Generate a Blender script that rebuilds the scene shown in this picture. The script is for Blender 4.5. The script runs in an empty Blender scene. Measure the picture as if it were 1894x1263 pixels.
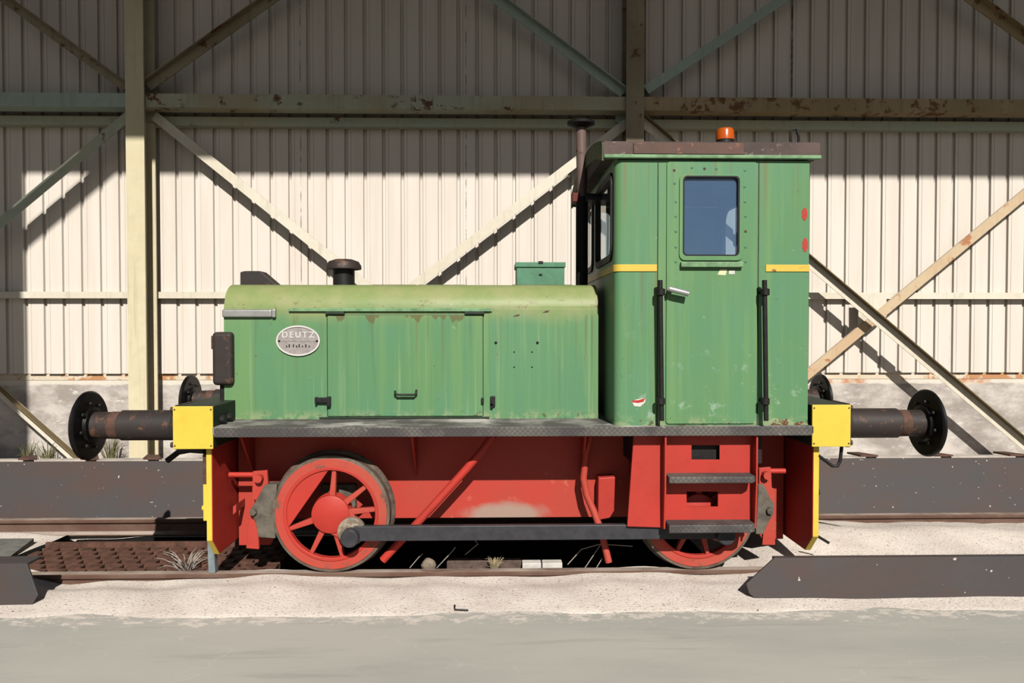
import bpy, bmesh, math, random
from mathutils import Vector, Matrix
rnd = random.Random(7)
S = bpy.context.scene
COL = S.collection
PI = math.pi

# ------------------------------------------------------------------ camera, sky, sun, exposure
F = 1372.0
YAW, PITCH = math.radians(1.3), math.radians(1.19)
CAM = Vector((0.0, -6.175, 1.787))
cd = bpy.data.cameras.new('camera'); cam = bpy.data.objects.new('camera', cd); COL.objects.link(cam)
cd.sensor_width = 36.0; cd.lens = F / 1894 * 36.0; cd.clip_end = 200
cam.location = CAM
cam.rotation_euler = (PI/2 - PITCH, 0, -YAW)
S.camera = cam
SUN = Vector((-0.15, 1.0, -0.745)).normalized()
TAN = 0.745
sl = bpy.data.lights.new('sun', 'SUN'); sl.energy = 10.9; sl.angle = math.radians(0.53); sl.color = (1.0, 0.955, 0.89)
so = bpy.data.objects.new('sun', sl); COL.objects.link(so)
so.rotation_euler = SUN.to_track_quat('-Z', 'Y').to_euler(); so.location = (3, -15, 14)
w = bpy.data.worlds.new('world'); S.world = w; w.use_nodes = True
nt = w.node_tree; bg = nt.nodes['Background']
sky = nt.nodes.new('ShaderNodeTexSky'); sky.sky_type = 'NISHITA'; sky.sun_disc = False
sky.sun_elevation = math.radians(36.4); sky.sun_rotation = math.radians(171)
nt.links.new(sky.outputs[0], bg.inputs[0]); bg.inputs[1].default_value = 0.075
S.view_settings.view_transform = 'Standard'; S.view_settings.look = 'None'
S.view_settings.exposure = 0.0; S.view_settings.gamma = 1.0
S.view_settings.use_curve_mapping = False

# ------------------------------------------------------------------ measuring: a point of the photo at a known depth plane
_f = Vector((math.sin(YAW)*math.cos(PITCH), math.cos(YAW)*math.cos(PITCH), -math.sin(PITCH)))
_r = Vector((math.cos(YAW), -math.sin(YAW), 0)); _u = _r.cross(_f)
def at(px, py, Y):
    d = _f*F + _r*(px-947) - _u*(py-631.5)
    return CAM + d*((Y-CAM.y)/d.y)
def X(px, Y, py=700): return at(px, py, Y).x
def Z(py, Y, px=947): return at(px, py, Y).z

# ------------------------------------------------------------------ materials
def lin(c):
    return tuple((v/255/12.92 if v/255 <= 0.04045 else ((v/255+0.055)/1.055)**2.4) for v in c)
ALB = 0.38      # overall reflectance of the painted and mineral surfaces
class NT:
    def __init__(s, name):
        s.m = bpy.data.materials.new(name); s.m.use_nodes = True
        s.t = s.m.node_tree; s.b = s.t.nodes['Principled BSDF']
        s.geo = s.t.nodes.new('ShaderNodeNewGeometry')
        s.tc = s.t.nodes.new('ShaderNodeTexCoord')
    def link(s, a, b): s.t.links.new(a, b)
    def pos(s, scale=(1,1,1), local=False):
        mp = s.t.nodes.new('ShaderNodeMapping'); mp.inputs['Scale'].default_value = scale
        s.link(s.tc.outputs['Object'] if local else s.geo.outputs['Position'], mp.inputs[0]); return mp.outputs[0]
    def noise(s, scale, detail=4, rough=0.55, sc=(1,1,1), dist=0.0, local=False):
        n = s.t.nodes.new('ShaderNodeTexNoise'); n.inputs['Scale'].default_value = scale
        n.inputs['Detail'].default_value = detail; n.inputs['Roughness'].default_value = rough
        n.inputs['Distortion'].default_value = dist
        s.link(s.pos(sc, local), n.inputs['Vector']); return n.outputs['Fac']
    def ramp(s, v, a, b):
        r = s.t.nodes.new('ShaderNodeMapRange'); r.interpolation_type = 'SMOOTHSTEP'
        r.inputs['From Min'].default_value = a; r.inputs['From Max'].default_value = b
        s.link(v, r.inputs['Value']); return r.outputs['Result']
    def math(s, op, a, b=0.0, c=None):
        n = s.t.nodes.new('ShaderNodeMath'); n.operation = op
        for k, v in enumerate((a, b) if c is None else (a, b, c)):
            if isinstance(v, (int, float)): n.inputs[k].default_value = v
            else: s.link(v, n.inputs[k])
        return n.outputs[0]
    def mix(s, fac, a, b):
        n = s.t.nodes.new('ShaderNodeMix'); n.data_type = 'RGBA'
        for k, v in ((0, fac), (6, a), (7, b)):
            if isinstance(v, (int, float)): n.inputs[k].default_value = v
            elif isinstance(v, tuple): n.inputs[k].default_value = (*[q*ALB for q in v[:3]], 1)
            else: s.link(v, n.inputs[k])
        return n.outputs[2]
    def xyz(s, local=False):
        n = s.t.nodes.new('ShaderNodeSeparateXYZ')
        s.link(s.tc.outputs['Object'] if local else s.geo.outputs['Position'], n.inputs[0]); return n.outputs
    def bump(s, h, strength=0.3, dist=0.01):
        n = s.t.nodes.new('ShaderNodeBump'); n.inputs['Strength'].default_value = strength
        n.inputs['Distance'].default_value = dist; s.link(h, n.inputs['Height'])
        s.link(n.outputs[0], s.b.inputs['Normal'])
    def done(s, col, rough=0.6, metal=0.0, spec=0.4):
        if isinstance(col, tuple): s.b.inputs['Base Color'].default_value = (*[q*ALB for q in col[:3]], 1)
        else: s.link(col, s.b.inputs['Base Color'])
        if isinstance(rough, (int, float)): s.b.inputs['Roughness'].default_value = rough
        else: s.link(rough, s.b.inputs['Roughness'])
        s.b.inputs['Metallic'].default_value = metal
        s.b.inputs['Specular IOR Level'].default_value = spec*(1 if metal > 0.2 else ALB)
        return s.m
RUST = (0.16, 0.062, 0.028)
def paint(name, base, alt, rust_at=0.68, streak=None, rough=0.5, rust=RUST, spec=0.4, mscale=1.6, rscale=7.0):
    n = NT(name)
    c = n.mix(n.ramp(n.noise(mscale, 5), 0.35, 0.65), base, alt)
    if streak: c = n.mix(n.math('MULTIPLY', n.ramp(n.noise(1.0, 4, 0.6, (17, 17, 0.7)), 0.52, 0.72), 0.6), c, streak)
    c = n.mix(n.math('MULTIPLY', n.ramp(n.noise(9, 6, 0.7), 0.45, 0.7), 0.22), c, tuple(v*0.6 for v in base))
    c = n.mix(n.ramp(n.noise(rscale, 8, 0.72), rust_at, rust_at+0.06), c, rust)
    n.bump(n.noise(35, 4), 0.12, 0.004)
    return n.done(c, rough, 0, spec)

def mat_green(name, top):
    n = NT(name)
    g1, g2 = (0.135, 0.300, 0.132), (0.180, 0.345, 0.138)
    c = n.mix(n.ramp(n.noise(1.3, 4), 0.36, 0.64), (0.125, 0.300, 0.158), g1)
    c = n.mix(n.ramp(n.noise(1.0, 4, 0.6, (7, 7, 0.35)), 0.42, 0.68), c, g2)
    c = n.mix(n.math('MULTIPLY', n.ramp(n.noise(1.0, 5, 0.65, (26, 26, 0.5)), 0.54, 0.70), 0.62 if top else 0.2), c, (0.27, 0.42, 0.21))
    c = n.mix(n.math('MULTIPLY', n.ramp(n.noise(1.0, 5, 0.6, (19, 19, 0.45)), 0.58, 0.72), 0.6 if top else 0.15), c, (0.12, 0.155, 0.06))
    x, y, z = n.xyz()[:3]
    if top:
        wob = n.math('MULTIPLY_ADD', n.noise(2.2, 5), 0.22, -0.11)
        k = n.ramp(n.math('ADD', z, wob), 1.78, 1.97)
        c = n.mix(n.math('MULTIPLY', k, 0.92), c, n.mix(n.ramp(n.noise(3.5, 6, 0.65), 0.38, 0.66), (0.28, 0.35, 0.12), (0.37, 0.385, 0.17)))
        # brown run-off stains along the top of the engine door, with drips below them
        zd = Z(583, -0.62); r1 = n.math('SUBTRACT', zd, z)
        lob = n.math('MULTIPLY', n.ramp(n.noise(1.0, 3, 0.5, (7.5, 1, 0.01)), 0.44, 0.70), 0.095)
        inx = n.math('MULTIPLY', n.math('GREATER_THAN', x, X(606, -0.62)), n.math('LESS_THAN', x, X(893, -0.62)))
        stain = n.math('MULTIPLY', inx, n.ramp(n.math('SUBTRACT', lob, r1), -0.004, 0.012)); stain = n.math('MULTIPLY', stain, n.math('GREATER_THAN', r1, 0.0))
        c = n.mix(n.math('MULTIPLY', stain, 0.8), c, (0.155, 0.135, 0.055))
        drip = n.math('MULTIPLY', n.ramp(n.noise(1.0, 4, 0.6, (30, 1, 0.05)), 0.60, 0.70), n.math('MULTIPLY', n.math('GREATER_THAN', r1, 0.0), n.math('SUBTRACT', 1.0, n.ramp(r1, 0.08, 0.55))))
        c = n.mix(n.math('MULTIPLY', drip, 0.65), c, (0.17, 0.15, 0.06))
        rs = n.math('MULTIPLY', n.ramp(n.noise(16, 6, 0.75, (1, 1, 1.4)), 0.56, 0.63), n.math('MULTIPLY', n.ramp(z, zd+0.015, zd+0.05), n.math('SUBTRACT', 1.0, n.ramp(z, zd+0.07, zd+0.16))))
        c = n.mix(n.math('MULTIPLY', rs, 0.7), c, (0.17, 0.10, 0.05))
    else:
        ze = Z(297, -1.03); r1 = n.math('SUBTRACT', ze, z)
        drip = n.math('MULTIPLY', n.ramp(n.noise(1.0, 4, 0.6, (24, 24, 0.06)), 0.55, 0.66), n.math('SUBTRACT', 1.0, n.ramp(r1, 0.05, 0.55)))
        c = n.mix(n.math('MULTIPLY', drip, 0.6), c, (0.22, 0.17, 0.07))
        zb_ = Z(502, -1.03); r2 = n.math('SUBTRACT', zb_, z)
        drip = n.math('MULTIPLY', n.ramp(n.noise(1.0, 4, 0.6, (22, 22, 0.04)), 0.57, 0.67), n.math('MULTIPLY', n.math('GREATER_THAN', r2, 0.0), n.math('SUBTRACT', 1.0, n.ramp(r2, 0.05, 0.6))))
        c = n.mix(n.math('MULTIPLY', drip, 0.45), c, (0.20, 0.16, 0.07))
        c = n.mix(n.math('MULTIPLY', n.math('MULTIPLY', n.ramp(n.noise(7, 7, 0.75, local=True), 0.575, 0.66), n.math('SUBTRACT', 1.0, n.ramp(z, 1.25, 1.9))), 0.6), c, (0.40, 0.53, 0.42))
    low = n.math('SUBTRACT', 1.0, n.ramp(z, 1.10, 1.18))
    c = n.mix(n.math('MULTIPLY', low, n.math('MULTIPLY', n.ramp(n.noise(14, 6, 0.7), 0.47, 0.57), 0.75)), c, (0.34, 0.41, 0.22))
    c = n.mix(n.math('MULTIPLY', low, n.math('MULTIPLY', n.ramp(n.noise(17, 6, 0.7, (1, 1.3, 1)), 0.58, 0.64), 0.8)), c, (0.09, 0.07, 0.035))
    c = n.mix(n.math('MULTIPLY', n.ramp(n.noise(22, 6, 0.75), 0.66, 0.71), 0.8), c, (0.13, 0.085, 0.04))
    c = n.mix(n.math('MULTIPLY', n.ramp(n.noise(12, 7, 0.75, local=True), 0.66, 0.71), 0.6), c, (0.42, 0.52, 0.38))
    n.bump(n.noise(6, 4), 0.10, 0.01)
    return n.done(c, 0.45, 0, 0.35)
def mat_simple(name, col, rough=0.6, metal=0.0, var=0.25, scale=12, spec=0.4, bump=0.15):
    n = NT(name)
    c = n.mix(n.ramp(n.noise(scale, 6, 0.65), 0.35, 0.68), col, tuple(v*(1-var) for v in col))
    if bump: n.bump(n.noise(scale*3, 4), bump, 0.004)
    return n.done(c, rough, metal, spec)

def mat_wall():
    n = NT('cream_sheet')
    c = n.mix(n.ramp(n.noise(0.9, 5, 0.6, (6, 1, 0.5)), 0.36, 0.7), (0.87, 0.80, 0.71), (0.81, 0.73, 0.64))
    c = n.mix(n.math('MULTIPLY', n.ramp(n.noise(1.0, 4, 0.6, (40, 1, 0.4)), 0.60, 0.75), 0.25), c, (0.55, 0.46, 0.38))
    x = n.xyz()[0]
    fr = n.math('FRACT', n.math('MULTIPLY_ADD', x, 1/2.24, 10.18))
    lap = n.math('MULTIPLY', n.math('LESS_THAN', fr, 0.006), n.ramp(n.noise(2, 4, 0.6, (1, 1, 3)), 0.38, 0.6))
    c = n.mix(n.math('MULTIPLY', lap, 0.8), c, (0.22, 0.17, 0.14))
    return n.done(c, 0.55, 0, 0.25)
def mat_plinth():
    n = NT('plinth_concrete')
    c = n.mix(n.ramp(n.noise(1.7, 8, 0.65, (1, 1, 1.6)), 0.36, 0.62), (0.72, 0.66, 0.60), (0.40, 0.355, 0.32))
    c = n.mix(n.ramp(n.noise(5, 8, 0.7, (1, 1, 3)), 0.56, 0.72), c, (0.84, 0.79, 0.73))
    z = n.xyz()[2]
    wob = n.math('MULTIPLY_ADD', n.noise(4, 4), 0.06, -0.03)
    band = n.ramp(n.math('ADD', z, wob), 0.975, 1.0)
    c = n.mix(n.math('MULTIPLY', band, 0.85), c, (0.86, 0.80, 0.68))
    c = n.mix(n.math('MULTIPLY', band, n.ramp(n.noise(1.7, 5), 0.55, 0.66)), c, (0.62, 0.30, 0.15))
    n.bump(n.noise(18, 6), 0.5, 0.012)
    return n.done(c, 0.9, 0, 0.2)
def mat_floor():
    n = NT('floor_concrete')
    c = n.mix(n.ramp(n.noise(0.8, 7, 0.6, (0.5, 1.6, 1)), 0.36, 0.66), (0.59, 0.565, 0.50), (0.50, 0.49, 0.44))
    c = n.mix(n.math('MULTIPLY', n.ramp(n.noise(2.2, 6, 0.65, (0.35, 3.2, 1), 0.6), 0.54, 0.72), 0.5), c, (0.39, 0.375, 0.335))
    c = n.mix(n.math('MULTIPLY', n.ramp(n.noise(45, 4, 0.6), 0.62, 0.72), 0.4), c, (0.64, 0.61, 0.55))
    d = n.math('ABSOLUTE', n.math('SUBTRACT', n.noise(0.55, 5, 0.55, (0.6, 1, 1), 0.3), 0.47))
    c = n.mix(n.math('MULTIPLY', n.math('SUBTRACT', 1.0, n.ramp(d, 0.0004, 0.0014)), 0.2), c, (0.80, 0.77, 0.71))
    yy = n.xyz()[1]        # sand scattered over the edge of the concrete
    sp = n.math('ADD', n.math('MULTIPLY', n.ramp(yy, -1.80, -1.60), 0.22), n.noise(16, 6, 0.75, (0.6, 1, 1)))
    c = n.mix(n.math('MULTIPLY', n.ramp(sp, 0.70, 0.78), 0.8), c, (0.90, 0.80, 0.70))
    n.bump(n.noise(30, 5), 0.15, 0.004)
    return n.done(c, 0.8, 0, 0.3)
def mat_sand():
    n = NT('pale_sand')
    c = n.mix(n.ramp(n.noise(2.4, 7, 0.65), 0.36, 0.66), (1.08, 0.97, 0.86), (0.92, 0.81, 0.71))
    c = n.mix(n.ramp(n.noise(60, 3, 0.6), 0.57, 0.66), c, (0.62, 0.50, 0.43))
    c = n.mix(n.ramp(n.noise(38, 2, 0.5), 0.705, 0.73), c, (0.13, 0.10, 0.085))
    n.bump(n.noise(55, 5, 0.7), 0.7, 0.012)
    return n.done(c, 0.95, 0, 0.1)
def mat_plate():
    n = NT('dark_kerb_steel')
    c = n.mix(n.ramp(n.noise(1.6, 6, 0.6, (0.7, 1, 1.4)), 0.36, 0.66), (0.066, 0.060, 0.060), (0.085, 0.055, 0.046))
    c = n.mix(n.math('MULTIPLY', n.ramp(n.noise(1.2, 4), 0.5, 0.7), 0.5), c, (0.070, 0.072, 0.076))
    c = n.mix(n.ramp(n.noise(26, 2, 0.5), 0.735, 0.75), c, (0.55, 0.5, 0.45))
    n.bump(n.noise(20, 5), 0.2, 0.006)
    return n.done(c, 0.62, 0, 0.4)
def mat_tread():
    n = NT('tread_plate')
    v = n.t.nodes.new('ShaderNodeTexChecker'); v.inputs['Scale'].default_value = 55
    n.link(n.pos((1, 1, 1)), v.inputs['Vector'])
    c = n.mix(n.ramp(n.noise(2.5, 6, 0.65), 0.42, 0.62), (0.085, 0.078, 0.076), (0.17, 0.16, 0.14))
    c = n.mix(n.math('MULTIPLY', v.outputs['Fac'], 0.4), c, (0.05, 0.045, 0.045))
    c = n.mix(n.ramp(n.noise(9, 6, 0.7), 0.62, 0.72), c, (0.33, 0.31, 0.27))
    n.bump(v.outputs['Fac'], 0.6, 0.004)
    return n.done(c, 0.6, 0, 0.4)
def mat_board():
    n = NT('running_board_plate')
    c = n.mix(n.ramp(n.noise(3.5, 6, 0.65), 0.40, 0.62), (0.13, 0.12, 0.112), (0.36, 0.345, 0.31))
    c = n.mix(n.ramp(n.noise(1.8, 5, 0.65), 0.56, 0.68), c, (0.72, 0.69, 0.63))
    n.bump(n.noise(40, 4), 0.4, 0.004)
    return n.done(c, 0.7, 0, 0.3)
def mat_glass(name, overlay, amount, rough=0.03):
    n = NT(name); t = n.t
    tr = t.nodes.new('ShaderNodeBsdfTransparent'); tr.inputs[0].default_value = (0.82, 0.88, 0.92, 1)
    gl = t.nodes.new('ShaderNodeBsdfGlossy'); gl.inputs['Roughness'].default_value = rough
    di = t.nodes.new('ShaderNodeBsdfDiffuse'); di.inputs[0].default_value = (*[q*ALB for q in overlay], 1)
    fr = t.nodes.new('ShaderNodeFresnel'); fr.inputs[0].default_value = 1.5
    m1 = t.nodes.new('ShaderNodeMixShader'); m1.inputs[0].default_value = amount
    front = n.math('SUBTRACT', 1.0, n.geo.outputs['Backfacing'])      # dust, painted-in sky blue and reflection belong to the outer face
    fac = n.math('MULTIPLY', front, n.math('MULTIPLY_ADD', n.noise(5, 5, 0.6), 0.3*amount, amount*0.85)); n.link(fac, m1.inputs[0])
    n.link(tr.outputs[0], m1.inputs[1]); n.link(di.outputs[0], m1.inputs[2])
    m2 = t.nodes.new('ShaderNodeMixShader'); n.link(n.math('MULTIPLY', front, fr.outputs[0]), m2.inputs[0])
    n.link(m1.outputs[0], m2.inputs[1]); n.link(gl.outputs[0], m2.inputs[2])
    n.link(m2.outputs[0], t.nodes['Material Output'].inputs[0]); return n.m

M = {}
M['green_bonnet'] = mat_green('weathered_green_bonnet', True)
M['green_cab'] = mat_green('weathered_green_cab', False)
M['green_box'] = mat_simple('green_box_paint', (0.115, 0.29, 0.175), 0.5, var=0.2)
M['green_olive'] = mat_simple('mossy_green_trim', (0.16, 0.19, 0.09), 0.7, var=0.45)
M['green_trim'] = mat_simple('light_green_trim', (0.24, 0.43, 0.22), 0.55, var=0.4)
M['dark_green'] = mat_simple('dark_green_steel', (0.035, 0.055, 0.035), 0.6, var=0.4)
M['red'] = paint('red_paint', (0.60, 0.050, 0.034), (0.53, 0.052, 0.037), 0.72, rough=0.5)
M['red_worn'] = paint('worn_red_paint', (0.57, 0.060, 0.042), (0.54, 0.085, 0.055), 0.61, rust=(0.34, 0.12, 0.085), rough=0.55)
n = NT('scuffed_red_frame_paint')
c = n.mix(n.ramp(n.noise(1.6, 5), 0.35, 0.65), (0.57, 0.060, 0.042), (0.52, 0.070, 0.048))
c = n.mix(n.math('MULTIPLY', n.ramp(n.noise(7, 7, 0.72), 0.60, 0.68), 0.7), c, (0.66, 0.17, 0.11))
c = n.mix(n.ramp(n.noise(11, 7, 0.72), 0.66, 0.72), c, (0.24, 0.05, 0.035))
X_ = n.xyz(); ux = n.math('DIVIDE', n.math('SUBTRACT', X_[0], X(935, -0.5, 940)), 0.42); uz = n.math('DIVIDE', n.math('SUBTRACT', X_[2], 0.34), 0.13)
dd = n.math('ADD', n.math('MULTIPLY', ux, ux), n.math('MULTIPLY', uz, uz))
c = n.mix(n.math('MULTIPLY', n.math('SUBTRACT', 1.0, n.ramp(n.math('ADD', dd, n.math('MULTIPLY', n.noise(8, 5), 0.8)), 0.55, 1.25)), 0.8), c, (0.42, 0.36, 0.29))
n.bump(n.noise(35, 4), 0.12, 0.004); M['red_frame'] = n.done(c, 0.5, 0, 0.4)
M['red_wheel'] = paint('worn_red_wheel_paint', (0.57, 0.070, 0.048), (0.54, 0.095, 0.062), 0.555, rust=(0.19, 0.11, 0.075), rough=0.55, rscale=9)
M['yellow'] = paint('yellow_paint', (0.90, 0.66, 0.085), (0.86, 0.62, 0.075), 0.70, rough=0.5)
M['yellow_strip'] = paint('rust_spotted_yellow', (0.86, 0.60, 0.09), (0.80, 0.55, 0.09), 0.60, rust=(0.28, 0.12, 0.04))
M['black'] = mat_simple('black_metal', (0.022, 0.020, 0.020), 0.5, var=0.4)
M['black_rusty'] = paint('rusty_black_steel', (0.040, 0.033, 0.031), (0.055, 0.040, 0.036), 0.56, rust=(0.15, 0.075, 0.045), rough=0.55, rscale=12)
M['black_disc'] = mat_simple('greasy_black', (0.010, 0.009, 0.009), 0.35, var=0.4)
M['rust'] = mat_simple('brown_rust', (0.16, 0.085, 0.06), 0.8, var=0.5)
M['pipe_rust'] = paint('pipe_rust', (0.13, 0.075, 0.06), (0.19, 0.13, 0.11), 0.56, rust=(0.05, 0.035, 0.03), rscale=14)
M['pipe_black'] = mat_simple('sooty_black', (0.008, 0.007, 0.007), 0.7, var=0.3)
M['rod'] = mat_simple('dark_blue_grey_steel', (0.060, 0.060, 0.068), 0.45, var=0.3)
M['grey_iron'] = mat_simple('grey_brown_iron', (0.19, 0.165, 0.13), 0.75, var=0.5, scale=9)
M['tyre'] = mat_simple('brown_wheel_tread', (0.20, 0.15, 0.115), 0.55, var=0.5)
M['grease'] = mat_simple('dirty_brass_grease', (0.42, 0.34, 0.25), 0.6, var=0.6, scale=25)
M['tread'] = mat_tread(); M['board'] = mat_board()
M['roof'] = paint('weathered_roof', (0.085, 0.066, 0.062), (0.15, 0.105, 0.092), 0.58, rust=(0.34, 0.26, 0.22), rscale=16, rough=0.85)
M['plank'] = paint('rust_red_plank', (0.17, 0.10, 0.08), (0.12, 0.082, 0.072), 0.54, rust=(0.36, 0.17, 0.105), rscale=6, rough=0.85)
M['glass_door'] = mat_glass('painted_sky_glass', (0.19, 0.37, 0.68), 0.30)  # blue overlay colour paints the sky's reflection into the door pane
M['glass'] = mat_glass('clear_dusty_glass', (0.4, 0.4, 0.38), 0.10)
M['rubber'] = mat_simple('black_rubber', (0.010, 0.009, 0.010), 0.6, var=0.2)
M['chrome'] = mat_simple('polished_aluminium', (0.80, 0.80, 0.78), 0.32, 0.75, var=0.15)
M['plate'] = mat_simple('cast_aluminium', (0.47, 0.42, 0.40), 0.5, 0.25, var=0.25, scale=30)
M['letter'] = mat_simple('bright_cast_letters', (0.85, 0.82, 0.78), 0.4, 0.1, var=0.1)
M['orange'] = None
n = NT('orange_lens'); n.b.inputs['Transmission Weight'].default_value = 0.35
n.bump(n.t.nodes.new('ShaderNodeTexNoise').outputs[0], 0.0); M['orange'] = n.done((0.88, 0.16, 0.012), 0.2, 0, 0.5)
M['white_mark'] = mat_simple('chipped_white', (0.8, 0.78, 0.72), 0.7, var=0.15)
M['sticker'] = mat_simple('pale_yellow_sticker', (0.82, 0.80, 0.50), 0.6, var=0.12)
M['wall'] = mat_wall(); M['plinth'] = mat_plinth(); M['floor'] = mat_floor(); M['sand'] = mat_sand(); M['kerb'] = mat_plate()
def steel(name, a, b, rust_at, rust=(0.17, 0.075, 0.03)):
    return paint(name, a, b, rust_at, streak=tuple(v*0.75 for v in b), rough=0.6, rust=rust, rscale=4, mscale=0.9)
M['steel_cream'] = steel('cream_steel', (0.83, 0.75, 0.52), (0.76, 0.67, 0.45), 0.66, (0.60, 0.42, 0.22))
M['steel_dirty'] = steel('dirty_olive_steel', (0.40, 0.345, 0.23), (0.29, 0.235, 0.15), 0.58)
M['steel_green'] = steel('pale_green_steel', (0.52, 0.58, 0.46), (0.60, 0.58, 0.42), 0.62)
M['steel_mint'] = steel('mint_steel', (0.50, 0.62, 0.54), (0.46, 0.56, 0.47), 0.70)
M['steel_white'] = steel('off_white_steel', (0.84, 0.79, 0.66), (0.80, 0.73, 0.58), 0.68, (0.55, 0.30, 0.14))
M['steel_rust'] = steel('rusty_cream_steel', (0.70, 0.55, 0.36), (0.66, 0.46, 0.28), 0.55, (0.50, 0.22, 0.10))
M['steel_brown'] = steel('brown_stained_steel', (0.52, 0.40, 0.24), (0.40, 0.30, 0.16), 0.54, (0.20, 0.09, 0.035))
M['flash'] = paint('rusty_flashing', (0.84, 0.76, 0.62), (0.78, 0.66, 0.50), 0.535, rust=(0.60, 0.30, 0.14), rscale=2.6)
n = NT('rusty_dusty_rail')
nz = n.t.nodes.new('ShaderNodeSeparateXYZ'); n.link(n.geo.outputs['Normal'], nz.inputs[0])
c = n.mix(n.ramp(n.noise(3, 6, 0.6), 0.36, 0.66), (0.15, 0.080, 0.058), (0.20, 0.125, 0.092))
c = n.mix(n.math('MULTIPLY', n.ramp(nz.outputs[2], 0.6, 0.95), n.ramp(n.noise(2.5, 6, 0.65, (0.6, 1, 1)), 0.30, 0.62)), c, (0.52, 0.43, 0.36))
M['rail'] = n.done(c, 0.75, 0, 0.3)
M['grate'] = mat_simple('brown_rusty_grating', (0.17, 0.080, 0.054), 0.8, var=0.5)
M['pit'] = mat_simple('oily_black_earth', (0.012, 0.010, 0.009), 0.9, var=0.5)
M['slab'] = mat_simple('grey_cover_slab', (0.24, 0.235, 0.21), 0.8, var=0.3)
M['roofsheet'] = mat_simple('dull_roof_sheet', (0.16, 0.145, 0.135), 0.8, var=0.2)
M['brick'] = mat_simple('whitewashed_brick', (0.80, 0.76, 0.70), 0.85, var=0.25)
M['stone'] = mat_simple('brown_stone', (0.30, 0.24, 0.18), 0.9, var=0.4)
M['timber'] = mat_simple('grey_brown_timber', (0.17, 0.115, 0.095), 0.9, var=0.5)
M['straw'] = mat_simple('dry_straw', (0.50, 0.40, 0.24), 0.8, var=0.4, bump=0)
M['weed'] = mat_simple('dull_green_weed', (0.24, 0.23, 0.10), 0.8, var=0.4, bump=0)
M['twig'] = mat_simple('pale_dry_twig', (0.50, 0.44, 0.38), 0.8, var=0.3, bump=0)
M['guard'] = mat_simple('blue_grey_iron', (0.27, 0.32, 0.34), 0.6, var=0.3)
M['hole'] = mat_simple('dark_hole', (0.01, 0.012, 0.01), 0.9, var=0.2)

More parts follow.
